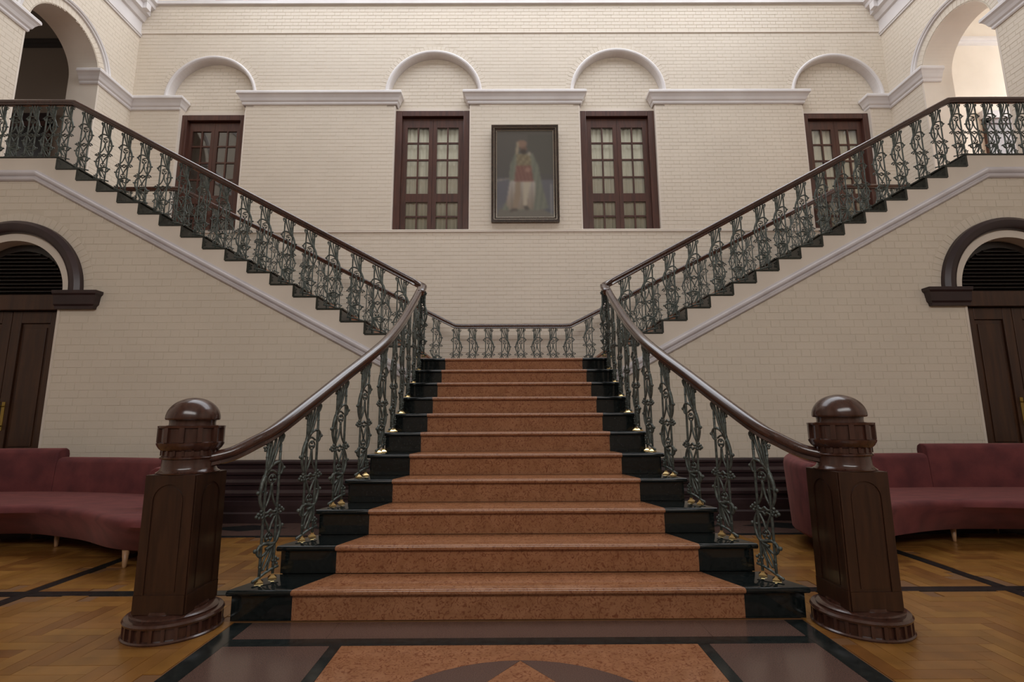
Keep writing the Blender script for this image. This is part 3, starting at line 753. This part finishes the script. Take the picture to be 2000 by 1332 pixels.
MB().box(-1.12, 1.12, Y1+.30, 8.55, ZL-.16, ZL-.002).build('landing', M['orange'], st)
MB().box(-1.09, 1.09, Y1+.08, Y1+.3, ZL-.3, ZL-TH).build('landing_support', M['plaster'], st)

# ---- side flights
def side_flight(s, label):
    f = empty('staircase', (s*1.1, Y1, ZL), label, 'staircase', 'three flights of the grand staircase')
    yb = 8.40
    for i in range(17):
        z0 = ZI[i]; z1 = ZI[i+1]; x = XI[i]; xn = XI[i+1] if i < 16 else XI[16]+.3
        # riser i at x from z0 to z1
        MB().box(*sorted((s*(x+.006), s*(x+.03))), Y1+.35, yb-.35, z0-.01, z1-.022).build('riser', M['orange'], f)
        for ya, yc in ((Y1-.008, Y1+.35), (yb-.35, yb)):
            MB().box(*sorted((s*(x+.005), s*(x+.03))), ya, yc, z0-.01, z1-.022).build('border_riser', M['green_black'], f)
        if i < 16:
            MB().box(*sorted((s*(x-.012), s*(xn+.02))), Y1+.35, yb-.35, z1-.022, z1).build('tread', M['orange'], f)
            for ya, yc in ((Y1-.014, Y1+.35), (yb-.35, yb)):
                o = MB().box(*sorted((s*(x-.012), s*(xn+.02))), ya, yc, z1-.022, z1).build('border_tread', M['green_black'], f); bevel(o, .006)
    # stringer plate
    poly = [(1.098, ZL-.02)]
    for i in range(17):
        poly.append((XI[i]+.012, ZI[i]-.02)); poly.append((XI[i]+.012, ZI[i+1]-.02))
    poly += [(5.74, ZU-.02), (5.74, 3.95), (5.73, 3.95), (1.098, band_z(1.098)+.035)]
    o = MB().prism([(s*a, b) for a, b in poly], lambda a, b, d: (a, d, b), Y1-.004, Y1+.05).build('stringer', M['plaster'], f)
    poly2 = [(a, b) for a, b in poly if a < 5.6]+[(5.6, 3.6), (.98, 1.1)]
    poly2 = [(.98, ZL-.02)]
    for i in range(17):
        poly2.append((XI[i]+.012, ZI[i]-.02)); poly2.append((XI[i]+.012, ZI[i+1]-.02))
    poly2 += [(5.6, ZU-.02), (5.6, 3.8), (.98, 1.35)]
    MB().prism([(s*a, b) for a, b in poly2], lambda a, b, d: (a, d, b), yb-.06, yb-.01).build('stringer', M['plaster'], f)
    MB().prism([(s*a, b) for a, b in [(1.0, 1.36), (5.6, 3.80), (5.6, 3.72), (1.0, 1.28)]], lambda a, b, d: (a, d, b), Y1+.05, yb-.06).build('soffit', M['plaster'], f)
    return f
side_flight(-1, 'left upper flight of dark stone steps climbing from the half landing to the left landing')
side_flight(1, 'right upper flight of dark stone steps climbing from the half landing to the right landing')

# ---- cast iron baluster
def baluster_mesh(slope, H=.80):
    """u along the rail (up-slope = +u), z up; feet at z=0. 'slope' lifts the top towards +u"""
    mb = MB()
    def P(u, z):
        t = max(0.0, min(1.0, (z-.55)/.25)); return (u*1.08, 0, z+slope*u*t*.95)
    def stroke(pts, r0, r1=None, per=4, n=5):
        q = catmull([(u, 0, z) for u, z in pts], per); q = [P(a.x, a.z) for a in q]
        r1 = r1 if r1 is not None else r0; k = len(q)-1
        mb.tube(q, [(r0+(r1-r0)*i/k)*1.12 for i in range(k+1)], n)
    def knob(u, z, r=.009): mb.ball(P(u, z), r, 6, 4)
    def ring(u, z, r, tr=.0045):
        stroke([(u+r*math.cos(a), z+r*math.sin(a)) for a in [2*PI*i/10 for i in range(11)]], tr, per=1)
    def rosette(u, z, r=.02):
        for i in range(5):
            a = 2*PI*i/5+.3; mb.ball(P(u+r*math.cos(a), z+r*math.sin(a)), r*.5, 5, 4)
        knob(u, z, r*.45)
    def trefoil(u, z):
        for a in (PI/2, PI/2+2.2, PI/2-2.2): mb.ball(P(u+.014*math.cos(a), z+.014*math.sin(a)), .0095, 6, 4)
        ring(u, z, .026, .004)
    # uprights
    stroke([(-.045, .0), (-.045, .79)], .0075, per=6); stroke([(.047, .0), (.047, .74)], .0075, per=6)
    # top: hook on the up-slope side, stems fanning
    stroke([(.047, .72), (.047, .765), (.062, .785), (.07, .77), (.06, .752)], .007, .004)
    ring(.050, .762, .014)
    stroke([(.030, .80), (.040, .785), (.022, .72), (-.010, .64), (-.045, .58)], .007, .008)
    stroke([(.000, .80), (.010, .78), (-.004, .72), (-.022, .66), (-.05, .58)], .007, .008)
    stroke([(-.028, .80), (-.020, .77), (-.026, .71), (-.038, .64), (-.055, .57)], .007, .009)
    rosette(-.05, .765, .018); knob(-.045, .70, .010); knob(.047, .70, .010)
    # thick stem sweeping out and back
    stroke([(-.05, .585), (-.070, .53), (-.078, .47), (-.066, .42), (-.046, .385)], .012, .006, n=6)
    stroke([(-.05, .60), (-.025, .625), (.015, .645), (.052, .640), (.072, .612), (.062, .582), (.040, .580)], .009, .006, n=6)
    knob(.080, .607, .012); knob(-.093, .492, .011); stroke([(-.088, .492), (-.05, .495)], .005, per=1)
    stroke([(-.050, .585), (-.030, .604), (.0, .606), (.028, .588)], .006)
    trefoil(0, .560)
    stroke([(0, .535), (-.006, .48), (-.022, .43), (-.045, .395)], .007, .005); stroke([(0, .535), (.006, .48), (.022, .43), (.045, .395)], .007, .005)
    stroke([(-.03, .49), (-.042, .44), (-.036, .40)], .005)
    # middle cluster
    rosette(-.062, .368, .020); rosette(.064, .378, .020); knob(-.092, .362, .010); knob(.095, .372, .010)
    stroke([(-.055, .378), (-.02, .372), (0, .385), (.02, .372), (.055, .378)], .007)
    stroke([(-.04, .35), (-.015, .358), (0, .345), (.015, .358), (.045, .352)], .006)
    # lower half, turned about
    stroke([(-.040, .352), (-.015, .305), (0, .262)], .006); stroke([(.040, .352), (.015, .305), (0, .262)], .006)
    trefoil(0, .235)
    stroke([(.05, .36), (.072, .315), (.078, .27), (.062, .215), (.028, .185), (-.01, .172)], .006, .011, n=6)
    knob(.094, .285, .011); stroke([(.052, .285), (.09, .285)], .005, per=1)
    stroke([(.035, .190), (0, .200), (-.035, .205), (-.062, .190), (-.068, .160), (-.046, .140), (-.018, .150), (.012, .178)], .010, .006, n=6)
    knob(-.084, .178, .012)
    stroke([(.03, .185), (.018, .13), (-.006, .085), (-.022, .06)], .008, .005); stroke([(.036, .19), (.030, .13), (.012, .09), (.008, .055)], .007, .005)
    stroke([(.02, .17), (-.01, .135), (-.03, .09), (-.034, .06)], .006, .005)
    rosette(.060, .092, .019); knob(-.045, .085, .010)
    stroke([(-.082, .020), (-.05, .030), (0, .046), (.05, .056), (.082, .058)], .0075, n=6); knob(-.084, .020, .010)
    return mb.mesh('baluster', M['iron'], fix=False)
BAL_S = baluster_mesh(.54); BAL_0 = baluster_mesh(0)
_f = MB()
_f.lathe([(.032, 0), (.032, .007), (.014, .019), (.013, .027)], n=4, smooth=False)
FOOT = _f.mesh('brass_foot', M['brass'])
def place_bal(parent, x, y, z, ang, sloped=True, feet=False, zs=1.0):
    """ang: direction of up-slope in plan; z = tread"""
    o = inst('baluster', BAL_S if sloped else BAL_0, parent, Vector((x, y, z))-wpos(parent), ang); o.scale = (1, 1, zs)
    if feet:
        for u in (-.0486, .0508):
            inst('brass_foot', FOOT, o, (u, 0, 0))
    return o
RAILP = [(-.040, -.004), (-.036, -.020), (-.024, -.028), (-.026, -.045), (-.014, -.052), (.014, -.052), (.026, -.045), (.024, -.028), (.036, -.020), (.040, -.004), (.037, .012), (.024, .023), (0, .027), (-.024, .023), (-.037, .012)]
_HK = [(2.8, .75), (3.03, .758), (3.335, .772), (3.62, .786), (3.9, .797), (4.18, .803), (4.46, .803), (4.75, .803), (5.02, .808), (5.3, .82), (5.52, .842), (5.7, .85)]
def topz(y):                                           # rail axis above the nosing line
    for (a, p), (b, q) in zip(_HK, _HK[1:]):
        if y <= b: return p+(q-p)*(max(y, a)-a)/(b-a)
    return _HK[-1][1]
BXS = [1.317, 1.597, 1.858, 2.143, 2.429, 2.695, 2.987, 3.235, 3.508, 3.756, 4.016, 4.264, 4.524, 4.757, 5.02, 5.26]
def front_railing(s, label):
    r = empty('stair_railing', (s*1.5, D, 0), label, 'railing', 'cast iron stair railings')
    bx = []
    for k in range(11):
        y = D+G*k+.19; t = .68
        wo = W_OUT[k]+(W_OUT[min(k+1, 10)]-W_OUT[k])*t
        bx.append((wo-.075, y, R*(k+1)))
    bx[0] = (1.437, 3.03, R); bx[1] = (1.335, 3.335, 2*R); bx[2] = (1.250, 3.62, 3*R); bx[3] = (1.165, 3.90, 4*R); bx[4] = (1.100, 4.18, 5*R); bx[5] = (1.075, 4.46, 6*R)
    bx = bx[:10]+[(1.045, 5.60, ZL)]
    for k in range(6, 10): bx[k] = (1.065, bx[k][1], bx[k][2])
    ys = Y1+.085
    path = [(1.69, 2.80, .862), (1.60, 2.855, .888), (1.52, 2.93, .942)]
    for k, (x, y, z) in enumerate(bx[:10]): path.append((x, y, .16+.5704*(y-D)+topz(y)))
    path += [(1.050, 5.47, .16+.5704*(5.47-D)+topz(5.47)), (1.036, 5.59, 2.570), (1.060, 5.685, 2.622), (1.13, 5.735, 2.665), (1.24, ys, 2.726)]
    x_end = 5.49; z_end = 5.015
    n0 = 2.705
    for i in range(1, 12):
        t = i/11; path.append((1.20+(x_end-.08-1.20)*t, ys, n0+(z_end-.035-n0)*t))
    path += [(x_end+.02, ys, z_end), (x_end+.3, ys, z_end+.005), (6.4, ys, z_end+.005), (XW-.002, ys, z_end+.005)]
    pts = catmull([(s*a, b, c) for a, b, c in path], 5)
    o = MB().sweep(pts, RAILP).build('handrail', M['rail'], r); smooth_by_angle(o, 50)
    # tangent direction at each baluster
    for k in range(11):
        x, y, z = bx[k]
        a = bx[min(k+1, 10)]; b = bx[max(k-1, 0)]
        ang = math.atan2(a[1]-b[1], s*(a[0]-b[0]))
        if k == 10: ang = math.atan2(.7, s*.75)
        zt = .16+.5704*(y-D)+topz(y)-.05-z
        if k == 10: zt = 2.60-.05-z
        place_bal(r, s*x, y, z, ang, True, True, zt/.80)
    for i in range(16):
        x = max(BXS[i], XI[i]+.066); z = ZI[i+1]
        t = (x-1.20)/(x_end-.08-1.20); zr = n0+(z_end-.035-n0)*t
        place_bal(r, s*x, ys, z, 0 if s > 0 else PI, True, False, (zr-.05-z)/.80)
    for k, x in enumerate((5.545, 5.75, 5.96, 6.165, 6.37, 6.58, 6.79, 7.0)):
        place_bal(r, s*x, ys, ZU, PI if s < 0 else 0, False, False, (z_end-.047-ZU)/.80)
    return r
front_railing(-1, 'left iron railing curving from the left newel post up to the left landing')
front_railing(1, 'right iron railing curving from the right newel post up to the right landing')
# rear railing, one run along both flights and the landing
rr_ = empty('stair_railing', (0, YR, ZL), 'rear iron railing along the wall side, level behind the half landing and rising both ways', 'railing', 'cast iron stair railings')
zl = 2.615; xe = 5.78; ze = 5.06
path = [(-XW+.002, YR, ze), (-6.4, YR, ze), (-xe-.05, YR, ze), (-xe+.12, YR, ze-.045)]
N_ = 12
path += [(-(xe-.12)+(xe-.12-1.02)*i/N_, YR, (ze-.045)+(zl+.04-ze+.045)*i/N_) for i in range(1, N_+1)]
path += [(-.90, YR, zl+.002), (-.5, YR, zl), (.0, YR, zl)]
path = path+[(-a, b, c) for a, b, c in reversed(path[:-1])]
o = MB().sweep(catmull(path, 4), RAILP).build('handrail', M['rail'], rr_); smooth_by_angle(o, 50)
for i in range(8):
    x = -.93+1.86*i/7; place_bal(rr_, x, YR, ZL, PI if x < 0 else 0, False, False, (zl-.047-ZL)/.80)
for s in (-1, 1):
    for i in range(16):
        x = (XI[i]+XI[i+1])/2; z = ZI[i+1]
        t = (x-1.02)/(xe-.12-1.02); zr = zl+.04+(ze-.045-zl-.04)*t
        place_bal(rr_, s*x, YR, z, 0 if s > 0 else PI, True, False, (zr-.05-z)/.80)
    for x in (5.60, 5.86, 6.12, 6.38, 6.64, 6.90): place_bal(rr_, s*x, YR, ZU, 0 if s > 0 else PI, False, False, (ze-.047-ZU)/.80)

# ---- newel posts
def newel(cx, cy, label):
    t = empty('newel_post', (cx, cy, 0), label, 'newel post', 'newel posts at the foot of the stairs')
    c = (cx, cy, 0)
    o = MB().lathe([(.225, 0), (.228, .008), (.222, .014), (.208, .016), (.208, .068), (.222, .070), (.226, .080), (.218, .090), (.196, .094), (.198, .102), (.186, .110), (.150, .113), (.148, .125)], c, 48).build('base', M['wood_glossy'], t); smooth_by_angle(o, 35)
    me = MB().box(.200, .221, -.0075, .0075, .014, .071).mesh('base_flute', M['wood_glossy'])
    for k in range(26): inst('base_flute', me, t, (0, 0, 0), 2*PI*k/26)
    hx, hy, z0, z1 = .127, .135, .112, .785
    b = MB().box(cx-hx, cx+hx, cy-hy, cy+hy, z0, z1).build('body', M['wood'], t); bevel(b, .004)
    # arched raised frames on the four faces
    for face in range(4):
        a = face*PI/2; hw = hx if face % 2 == 0 else hy; dp = hy if face % 2 == 0 else hx
        def fn(u, z, d, a=a, dp=dp):
            x, y = u, -(dp+d); return (cx+x*math.cos(a)-y*math.sin(a), cy+x*math.sin(a)+y*math.cos(a), z)
        # outer plate with arched cut-out: two halves
        pw = .082; zb = .205; zt_ = .655
        for q in (-1, 1):
            arcp = [(q*pw*math.sin(i*PI/2/10), zt_+pw*math.cos(i*PI/2/10)) for i in range(11)]
            poly = [(0, z1-.002), (q*(hw-.001), z1-.002), (q*(hw-.001), zb), (q*pw, zb)]+list(reversed(arcp))
            MB().prism(poly, fn, 0, .006).build('panel_surround', M['wood'], t)
        poly = [(-(hw-.001), z0+.002), (hw-.001, z0+.002), (hw-.001, zb-.001), (-(hw-.001), zb-.001)]
        MB().prism(poly, fn, 0, .008).build('plinth_board', M['wood'], t)
        ip = [(-pw+.012, zb+.012), (pw-.012, zb+.012)]+[((pw-.012)*math.cos(i*PI/12), zt_+(pw-.012)*math.sin(i*PI/12)) for i in range(13)]
        MB().prism(ip, fn, 0, .0035).build('arched_panel', M['wood'], t)
    o = MB().lathe([(.120, .783), (.148, .785), (.150, .790), (.135, .800), (.128, .815), (.128, .858), (.137, .862), (.139, .868), (.134, .874), (.130, .876), (.130, .905)], c, 48).build('shaft', M['wood_glossy'], t); smooth_by_angle(o, 35)
    me = MB().box(.12, .1365, -.006, .006, .878, .905).mesh('shaft_flute', M['wood_glossy'])
    for k in range(20): inst('shaft_flute', me, t, (0, 0, 0), 2*PI*k/20)
    o = MB().lathe([(.13, .900), (.136, .904), (.148, .916), (.158, .934), (.160, .944), (.152, .948), (.148, .950), (.148, 1.018), (.158, 1.022), (.160, 1.033), (.150, 1.036), (.118, 1.037)], c, 48).build('collar', M['wood_glossy'], t); smooth_by_angle(o, 35)
    me = MB().box(.14, .159, -.012, .012, .947, 1.023).mesh('collar_block', M['wood_glossy'])
    for k in range(12): inst('collar_block', me, t, (0, 0, 0), 2*PI*(k+.5)/12)
    pr = [(.112, 1.033), (.110, 1.050), (.112, 1.063), (.128, 1.066), (.131, 1.072)]+[(.131*math.cos(i*PI/2/12), 1.075+.112*math.sin(i*PI/2/12)) for i in range(13)]
    pr[-1] = (.001, 1.187)
    o = MB().lathe(pr, c, 48).build('dome', M['wood_glossy'], t); smooth_by_angle(o, 35)
newel(-1.787, 2.80, 'dark wooden newel post with domed top at the left foot of the stairs')
newel(1.772, 2.79, 'dark wooden newel post with domed top at the right foot of the stairs')

# ---- sofas
def sofa(label, front_t, front_b, back, segs, legs, seat_z=.385, bot=.115):
    t = empty('sofa', (front_b[len(front_b)//2][0], front_b[len(front_b)//2][1], 0), label, 'sofa', 'curved red velvet sofas')
    N = 60
    ft = resample(catmull([(x, y, 0) for x, y in front_t], 8), N); fb = resample(catmull([(x, y, 0) for x, y in front_b], 8), N); bk = resample(catmull([(x, y, 0) for x, y in back], 8), N)
    mb = MB(); vs = []; fs = []
    for a, b, c in zip(ft, fb, bk):
        d = (c-a).normalized()
        sec = [Vector((b.x, b.y, bot))+d*.04, Vector((b.x, b.y, bot+.012))]
        m = a.lerp(b, .45); sec.append(Vector((m.x, m.y, (bot+seat_z)/2+.02)))
        sec.append(Vector((a.x, a.y, seat_z-.055)))
        sec.append(Vector((a.x, a.y, seat_z-.022))+d*.008); sec.append(Vector((a.x, a.y, seat_z-.006))+d*.026); sec.append(Vector((a.x, a.y, seat_z))+d*.06)
        sec.append(Vector((c.x, c.y, seat_z+.004))+d*.02); sec.append(Vector((c.x, c.y, bot))+d*.02)
        vs += sec
    k = 9
    for i in range(N-1):
        for j in range(k): fs.append((i*k+j, i*k+(j+1) % k, (i+1)*k+(j+1) % k, (i+1)*k+j))
    fs += [tuple(range(k)), tuple((N-1)*k+j for j in range(k-1, -1, -1))]
    mb.add(vs, fs); o = mb.build('seat', M['velvet'], t); smooth_by_angle(o, 60)
    for (t0, t1, h0, h1) in segs:
        i0, i1 = int(t0*(N-1)), int(t1*(N-1)); vs = []; fs = []; n = i1-i0+1
        for i in range(i0, i1+1):
            a = bk[max(i-1, 0)]; b = bk[min(i+1, N-1)]; tg = (b-a).normalized(); out = Vector((-tg.y, tg.x, 0))
            if out.dot(bk[i]-ft[i]) < 0: out = -out
            p = bk[i]; h = h0+(h1-h0)*(i-i0)/max(1, i1-i0); T = .15; L = .05
            for o_, z in ((0, seat_z-.1), (0.0+L*.4, h-.05), (L*.5+.012, h-.015), (L*.5+.045, h), (T-.03, h), (T, h-.02), (T+.01, h-.06), (T-.02, bot+.02), (T-.05, bot), (.02, bot)):
                vs.append(Vector((p.x, p.y, z))+out*o_)
        k = 10
        for i in range(n-1):
            for j in range(k): fs.append((i*k+j, i*k+(j+1) % k, (i+1)*k+(j+1) % k, (i+1)*k+j))
        fs += [tuple(range(k)), tuple((n-1)*k+j for j in range(k-1, -1, -1))]
        mb = MB(); mb.add(vs, fs); o = mb.build('backrest', M['velvet'], t); smooth_by_angle(o, 55); bevel(o, .012, 3)
    for x, y in legs:
        MB().lathe([(.013, 0), (.014, .01), (.024, bot+.01)], (x, y, 0), 14).build('leg', M['leg'], t)
    return t
sofa('red velvet curved sofa on the left, behind the left newel post',
     [(-6.4, 4.35), (-5.6, 4.22), (-4.9, 4.17), (-4.2, 4.245), (-3.96, 4.26), (-3.66, 4.18), (-3.27, 3.99), (-2.88, 3.735), (-2.6, 3.64), (-2.40, 3.68), (-2.30, 3.80)],
     [(-6.5, 4.55), (-5.7, 4.46), (-5.0, 4.44), (-4.385, 4.48), (-4.12, 4.47), (-3.76, 4.34), (-3.43, 4.19), (-3.04, 3.95), (-2.78, 3.87), (-2.50, 3.87), (-2.40, 3.93)],
     [(-6.6, 4.90), (-5.8, 5.0), (-5.05, 5.08), (-4.57, 5.09), (-3.99, 5.0), (-3.52, 4.88), (-3.15, 4.72), (-2.90, 4.48), (-2.74, 4.2), (-2.70, 4.05)],
     [(0, .475, .80, .80), (.475, .77, .712, .712), (.77, 1.0, .76, .70)],
     [(-2.88, 3.90), (-3.96, 4.55), (-5.2, 4.55), (-3.1, 4.65), (-4.6, 5.02), (-2.70, 4.05)])
sofa('red velvet curved sofa on the right, behind the right newel post',
     [(2.62, 3.95), (2.78, 4.0), (3.12, 4.20), (3.5, 4.30), (3.9, 4.27), (4.4, 4.20), (5.2, 4.22), (6.2, 4.35)],
     [(2.66, 4.05), (2.80, 4.08), (3.09, 4.23), (3.48, 4.385), (3.86, 4.47), (4.4, 4.45), (5.2, 4.45), (6.3, 4.55)],
     [(2.47, 4.08), (2.48, 4.30), (2.56, 4.56), (2.78, 4.82), (3.15, 5.0), (3.78, 5.06), (4.5, 5.07), (5.4, 5.02), (6.4, 4.92)],
     [(0, .25, .70, .775), (.25, .50, .712, .712), (.50, 1.0, .805, .805)],
     [(2.60, 4.55), (3.81, 4.56), (5.1, 4.55), (2.9, 4.2), (3.3, 4.95), (4.6, 5.0)])

# ---- portrait
pic = empty('framed_portrait', (.243, Y2-.02, 4.60), 'framed portrait of a turbaned figure in a pale cape between two windows', 'painting')
px0, px1, pz0, pz1 = -.375, .860, 4.600, 6.468
tilt = .05
def fp(a, b, d): return (a, Y2-.012-d-(b-pz0)/(pz1-pz0)*tilt, b)
for (i0, i1, d0, d1, mm, nm) in ((0, .042, .0, .060, 'frame_dark', 'outer_frame'), (.042, .054, .0, .050, 'frame_gilt', 'gilt_fillet'), (.054, .086, 0, .036, 'frame_dark', 'inner_frame'), (.086, .100, 0, .026, 'frame_gilt', 'gilt_slip')):
    m = MB()
    A = (px0+i0, px1-i0, pz0+i0, pz1-i0); B = (px0+i1, px1-i1, pz0+i1, pz1-i1)
    for poly in ([(A[0], A[2]), (A[1], A[2]), (B[1], B[2]), (B[0], B[2])], [(A[1], A[2]), (A[1], A[3]), (B[1], B[3]), (B[1], B[2])],
                 [(A[1], A[3]), (A[0], A[3]), (B[0], B[3]), (B[1], B[3])], [(A[0], A[3]), (A[0], A[2]), (B[0], B[2]), (B[0], B[3])]):
        m.prism(poly, fp, d0, d1)
    o = m.build(nm, M[mm], pic)
def srgb(c):
    return tuple((v/255/12.92) if v/255 <= .04045 else ((v/255+.055)/1.055)**2.4 for v in c)
NX, NZ = 70, 104
def inpoly(x, y, P):
    c = False; j = len(P)-1
    for i in range(len(P)):
        if (P[i][1] > y) != (P[j][1] > y) and x < (P[j][0]-P[i][0])*(y-P[i][1])/(P[j][1]-P[i][1])+P[i][0]: c = not c
        j = i
    return c
def paint(u, v):
    X = 190+u*665; Y = 190+v*995
    c = [92-18*v, 88-16*v, 82-8*v]
    if 240 < Y < 700 and X > 560: c = [84, 82, 74]
    if Y > 760: c = [98, 100, 112]
    if inpoly(X, Y, [(190, 750), (340, 740), (320, 1000), (190, 1080)]): c = [96, 97, 112]
    if inpoly(X, Y, [(190, 1185), (230, 1090), (700, 1060), (855, 1150), (855, 1185)]): c = [112, 106, 94]
    if inpoly(X, Y, [(700, 1040), (855, 1120), (855, 1160), (680, 1080)]): c = [82, 86, 100]
    if inpoly(X, Y, [(410, 460), (620, 455), (690, 620), (720, 800), (800, 1090), (640, 1110), (250, 1110), (330, 960), (350, 600)]):
        c = [118, 124, 108]
        if (X*.9+Y*.12) % 58 < 20: c = [104, 112, 98]
    if inpoly(X, Y, [(350, 775), (640, 775), (650, 900), (620, 1100), (340, 1100), (300, 1040)]):
        c = [176-.10*(Y-775), 172-.14*(Y-775), 170-.19*(Y-775)]
        if X % 60 < 16: c = [v_-16 for v_ in c]
    if inpoly(X, Y, [(415, 780), (480, 780), (470, 960), (430, 1100), (370, 1105), (400, 960)]): c = [150, 128, 104]
    if inpoly(X, Y, [(500, 780), (600, 780), (560, 940), (545, 1065), (500, 1065), (505, 900)]): c = [186, 176, 156]
    if inpoly(X, Y, [(370, 1090), (430, 1090), (440, 1120), (340, 1125)]) or inpoly(X, Y, [(500, 1060), (550, 1065), (580, 1100), (530, 1110)]): c = [84, 72, 62]
    if inpoly(X, Y, [(425, 580), (600, 590), (625, 780), (400, 785)]):
        c = [128, 76, 64]
        if (X-Y*.25) % 44 < 10: c = [150, 100, 86]
    if inpoly(X, Y, [(430, 470), (590, 465), (600, 600), (425, 600)]):
        c = [122, 108, 78]
        if (int(X/26)+int(Y/30)) % 3 == 0: c = [146, 132, 98]
    if (X-560)**2+(Y-650)**2 < 900: c = [158, 112, 96]
    if (X-510)**2/38**2+(Y-405)**2/52**2 < 1: c = [118, 88, 70]
    if (X-512)**2/34**2+(Y-437)**2/30**2 < 1: c = [70, 56, 48]
    if (X-490)**2/62**2+(Y-345)**2/44**2 < 1:
        c = [138, 102, 84]
        if (X+Y) % 30 < 10: c = [160, 128, 104]
    if inpoly(X, Y, [(425, 330), (460, 320), (450, 460), (420, 470)]): c = [160, 146, 120]
    if (X-580)**2+(Y-465)**2 < 500 and X > 560: c = [160, 152, 138]
    if 826 < X < 838 and 815 < Y < 1170: c = [176, 178, 180]
    if inpoly(X, Y, [(190, 765), (350, 742), (350, 752), (190, 780)]): c = [150, 140, 128]
    return c
img = [[paint((i+.5)/NX, (j+.5)/NZ) for i in range(NX)] for j in range(NZ)]
for _ in range(2):   # soften the brush edges
    im2 = []
    for j in range(NZ):
        row = []
        for i in range(NX):
            a = [0, 0, 0]; wt = 0
            for dj in (-1, 0, 1):
                for di in (-1, 0, 1):
                    jj, ii = j+dj, i+di
                    if 0 <= jj < NZ and 0 <= ii < NX:
                        w_ = 4 if di == dj == 0 else (2 if di*dj == 0 else 1); wt += w_
                        for k in range(3): a[k] += img[jj][ii][k]*w_
            row.append([q/wt for q in a])
        im2.append(row)
    img = im2
cm = MB(); ia = .098
vs = [fp(px0+ia+(px1-px0-2*ia)*i/NX, pz1-ia-(pz1-pz0-2*ia)*j/NZ, .018) for j in range(NZ+1) for i in range(NX+1)]
cm.add(vs, [(j*(NX+1)+i, (j+1)*(NX+1)+i, (j+1)*(NX+1)+i+1, j*(NX+1)+i+1) for j in range(NZ) for i in range(NX)])
mp_ = mat('painted_canvas', (.1, .1, .1), .35, Coat_Weight=.6, Coat_Roughness=.05)
_v = mp_.node_tree.nodes.new('ShaderNodeVertexColor'); _v.layer_name = 'paint'; mp_.node_tree.links.new(_v.outputs[0], mp_.node_tree.nodes['Principled BSDF'].inputs['Base Color'])
cv = cm.build('canvas', mp_, pic, fix=False)
ca = cv.data.color_attributes.new('paint', 'FLOAT_COLOR', 'POINT')
for j in range(NZ+1):
    for i in range(NX+1):
        c = img[min(j, NZ-1)][min(i, NX-1)]; ca.data[j*(NX+1)+i].color = (*srgb([(q*.72+.28*sum(c)/3)*.86*f_ for q, f_ in zip(c, (1.03, 1.0, .95))]), 1)
m = MB(); m.prism([(px0+.03, pz0+.03), (px1-.03, pz0+.03), (px1-.03, pz1-.03), (px0+.03, pz1-.03)], fp, 0, .012).build('backing_board', M['frame_dark'], pic)
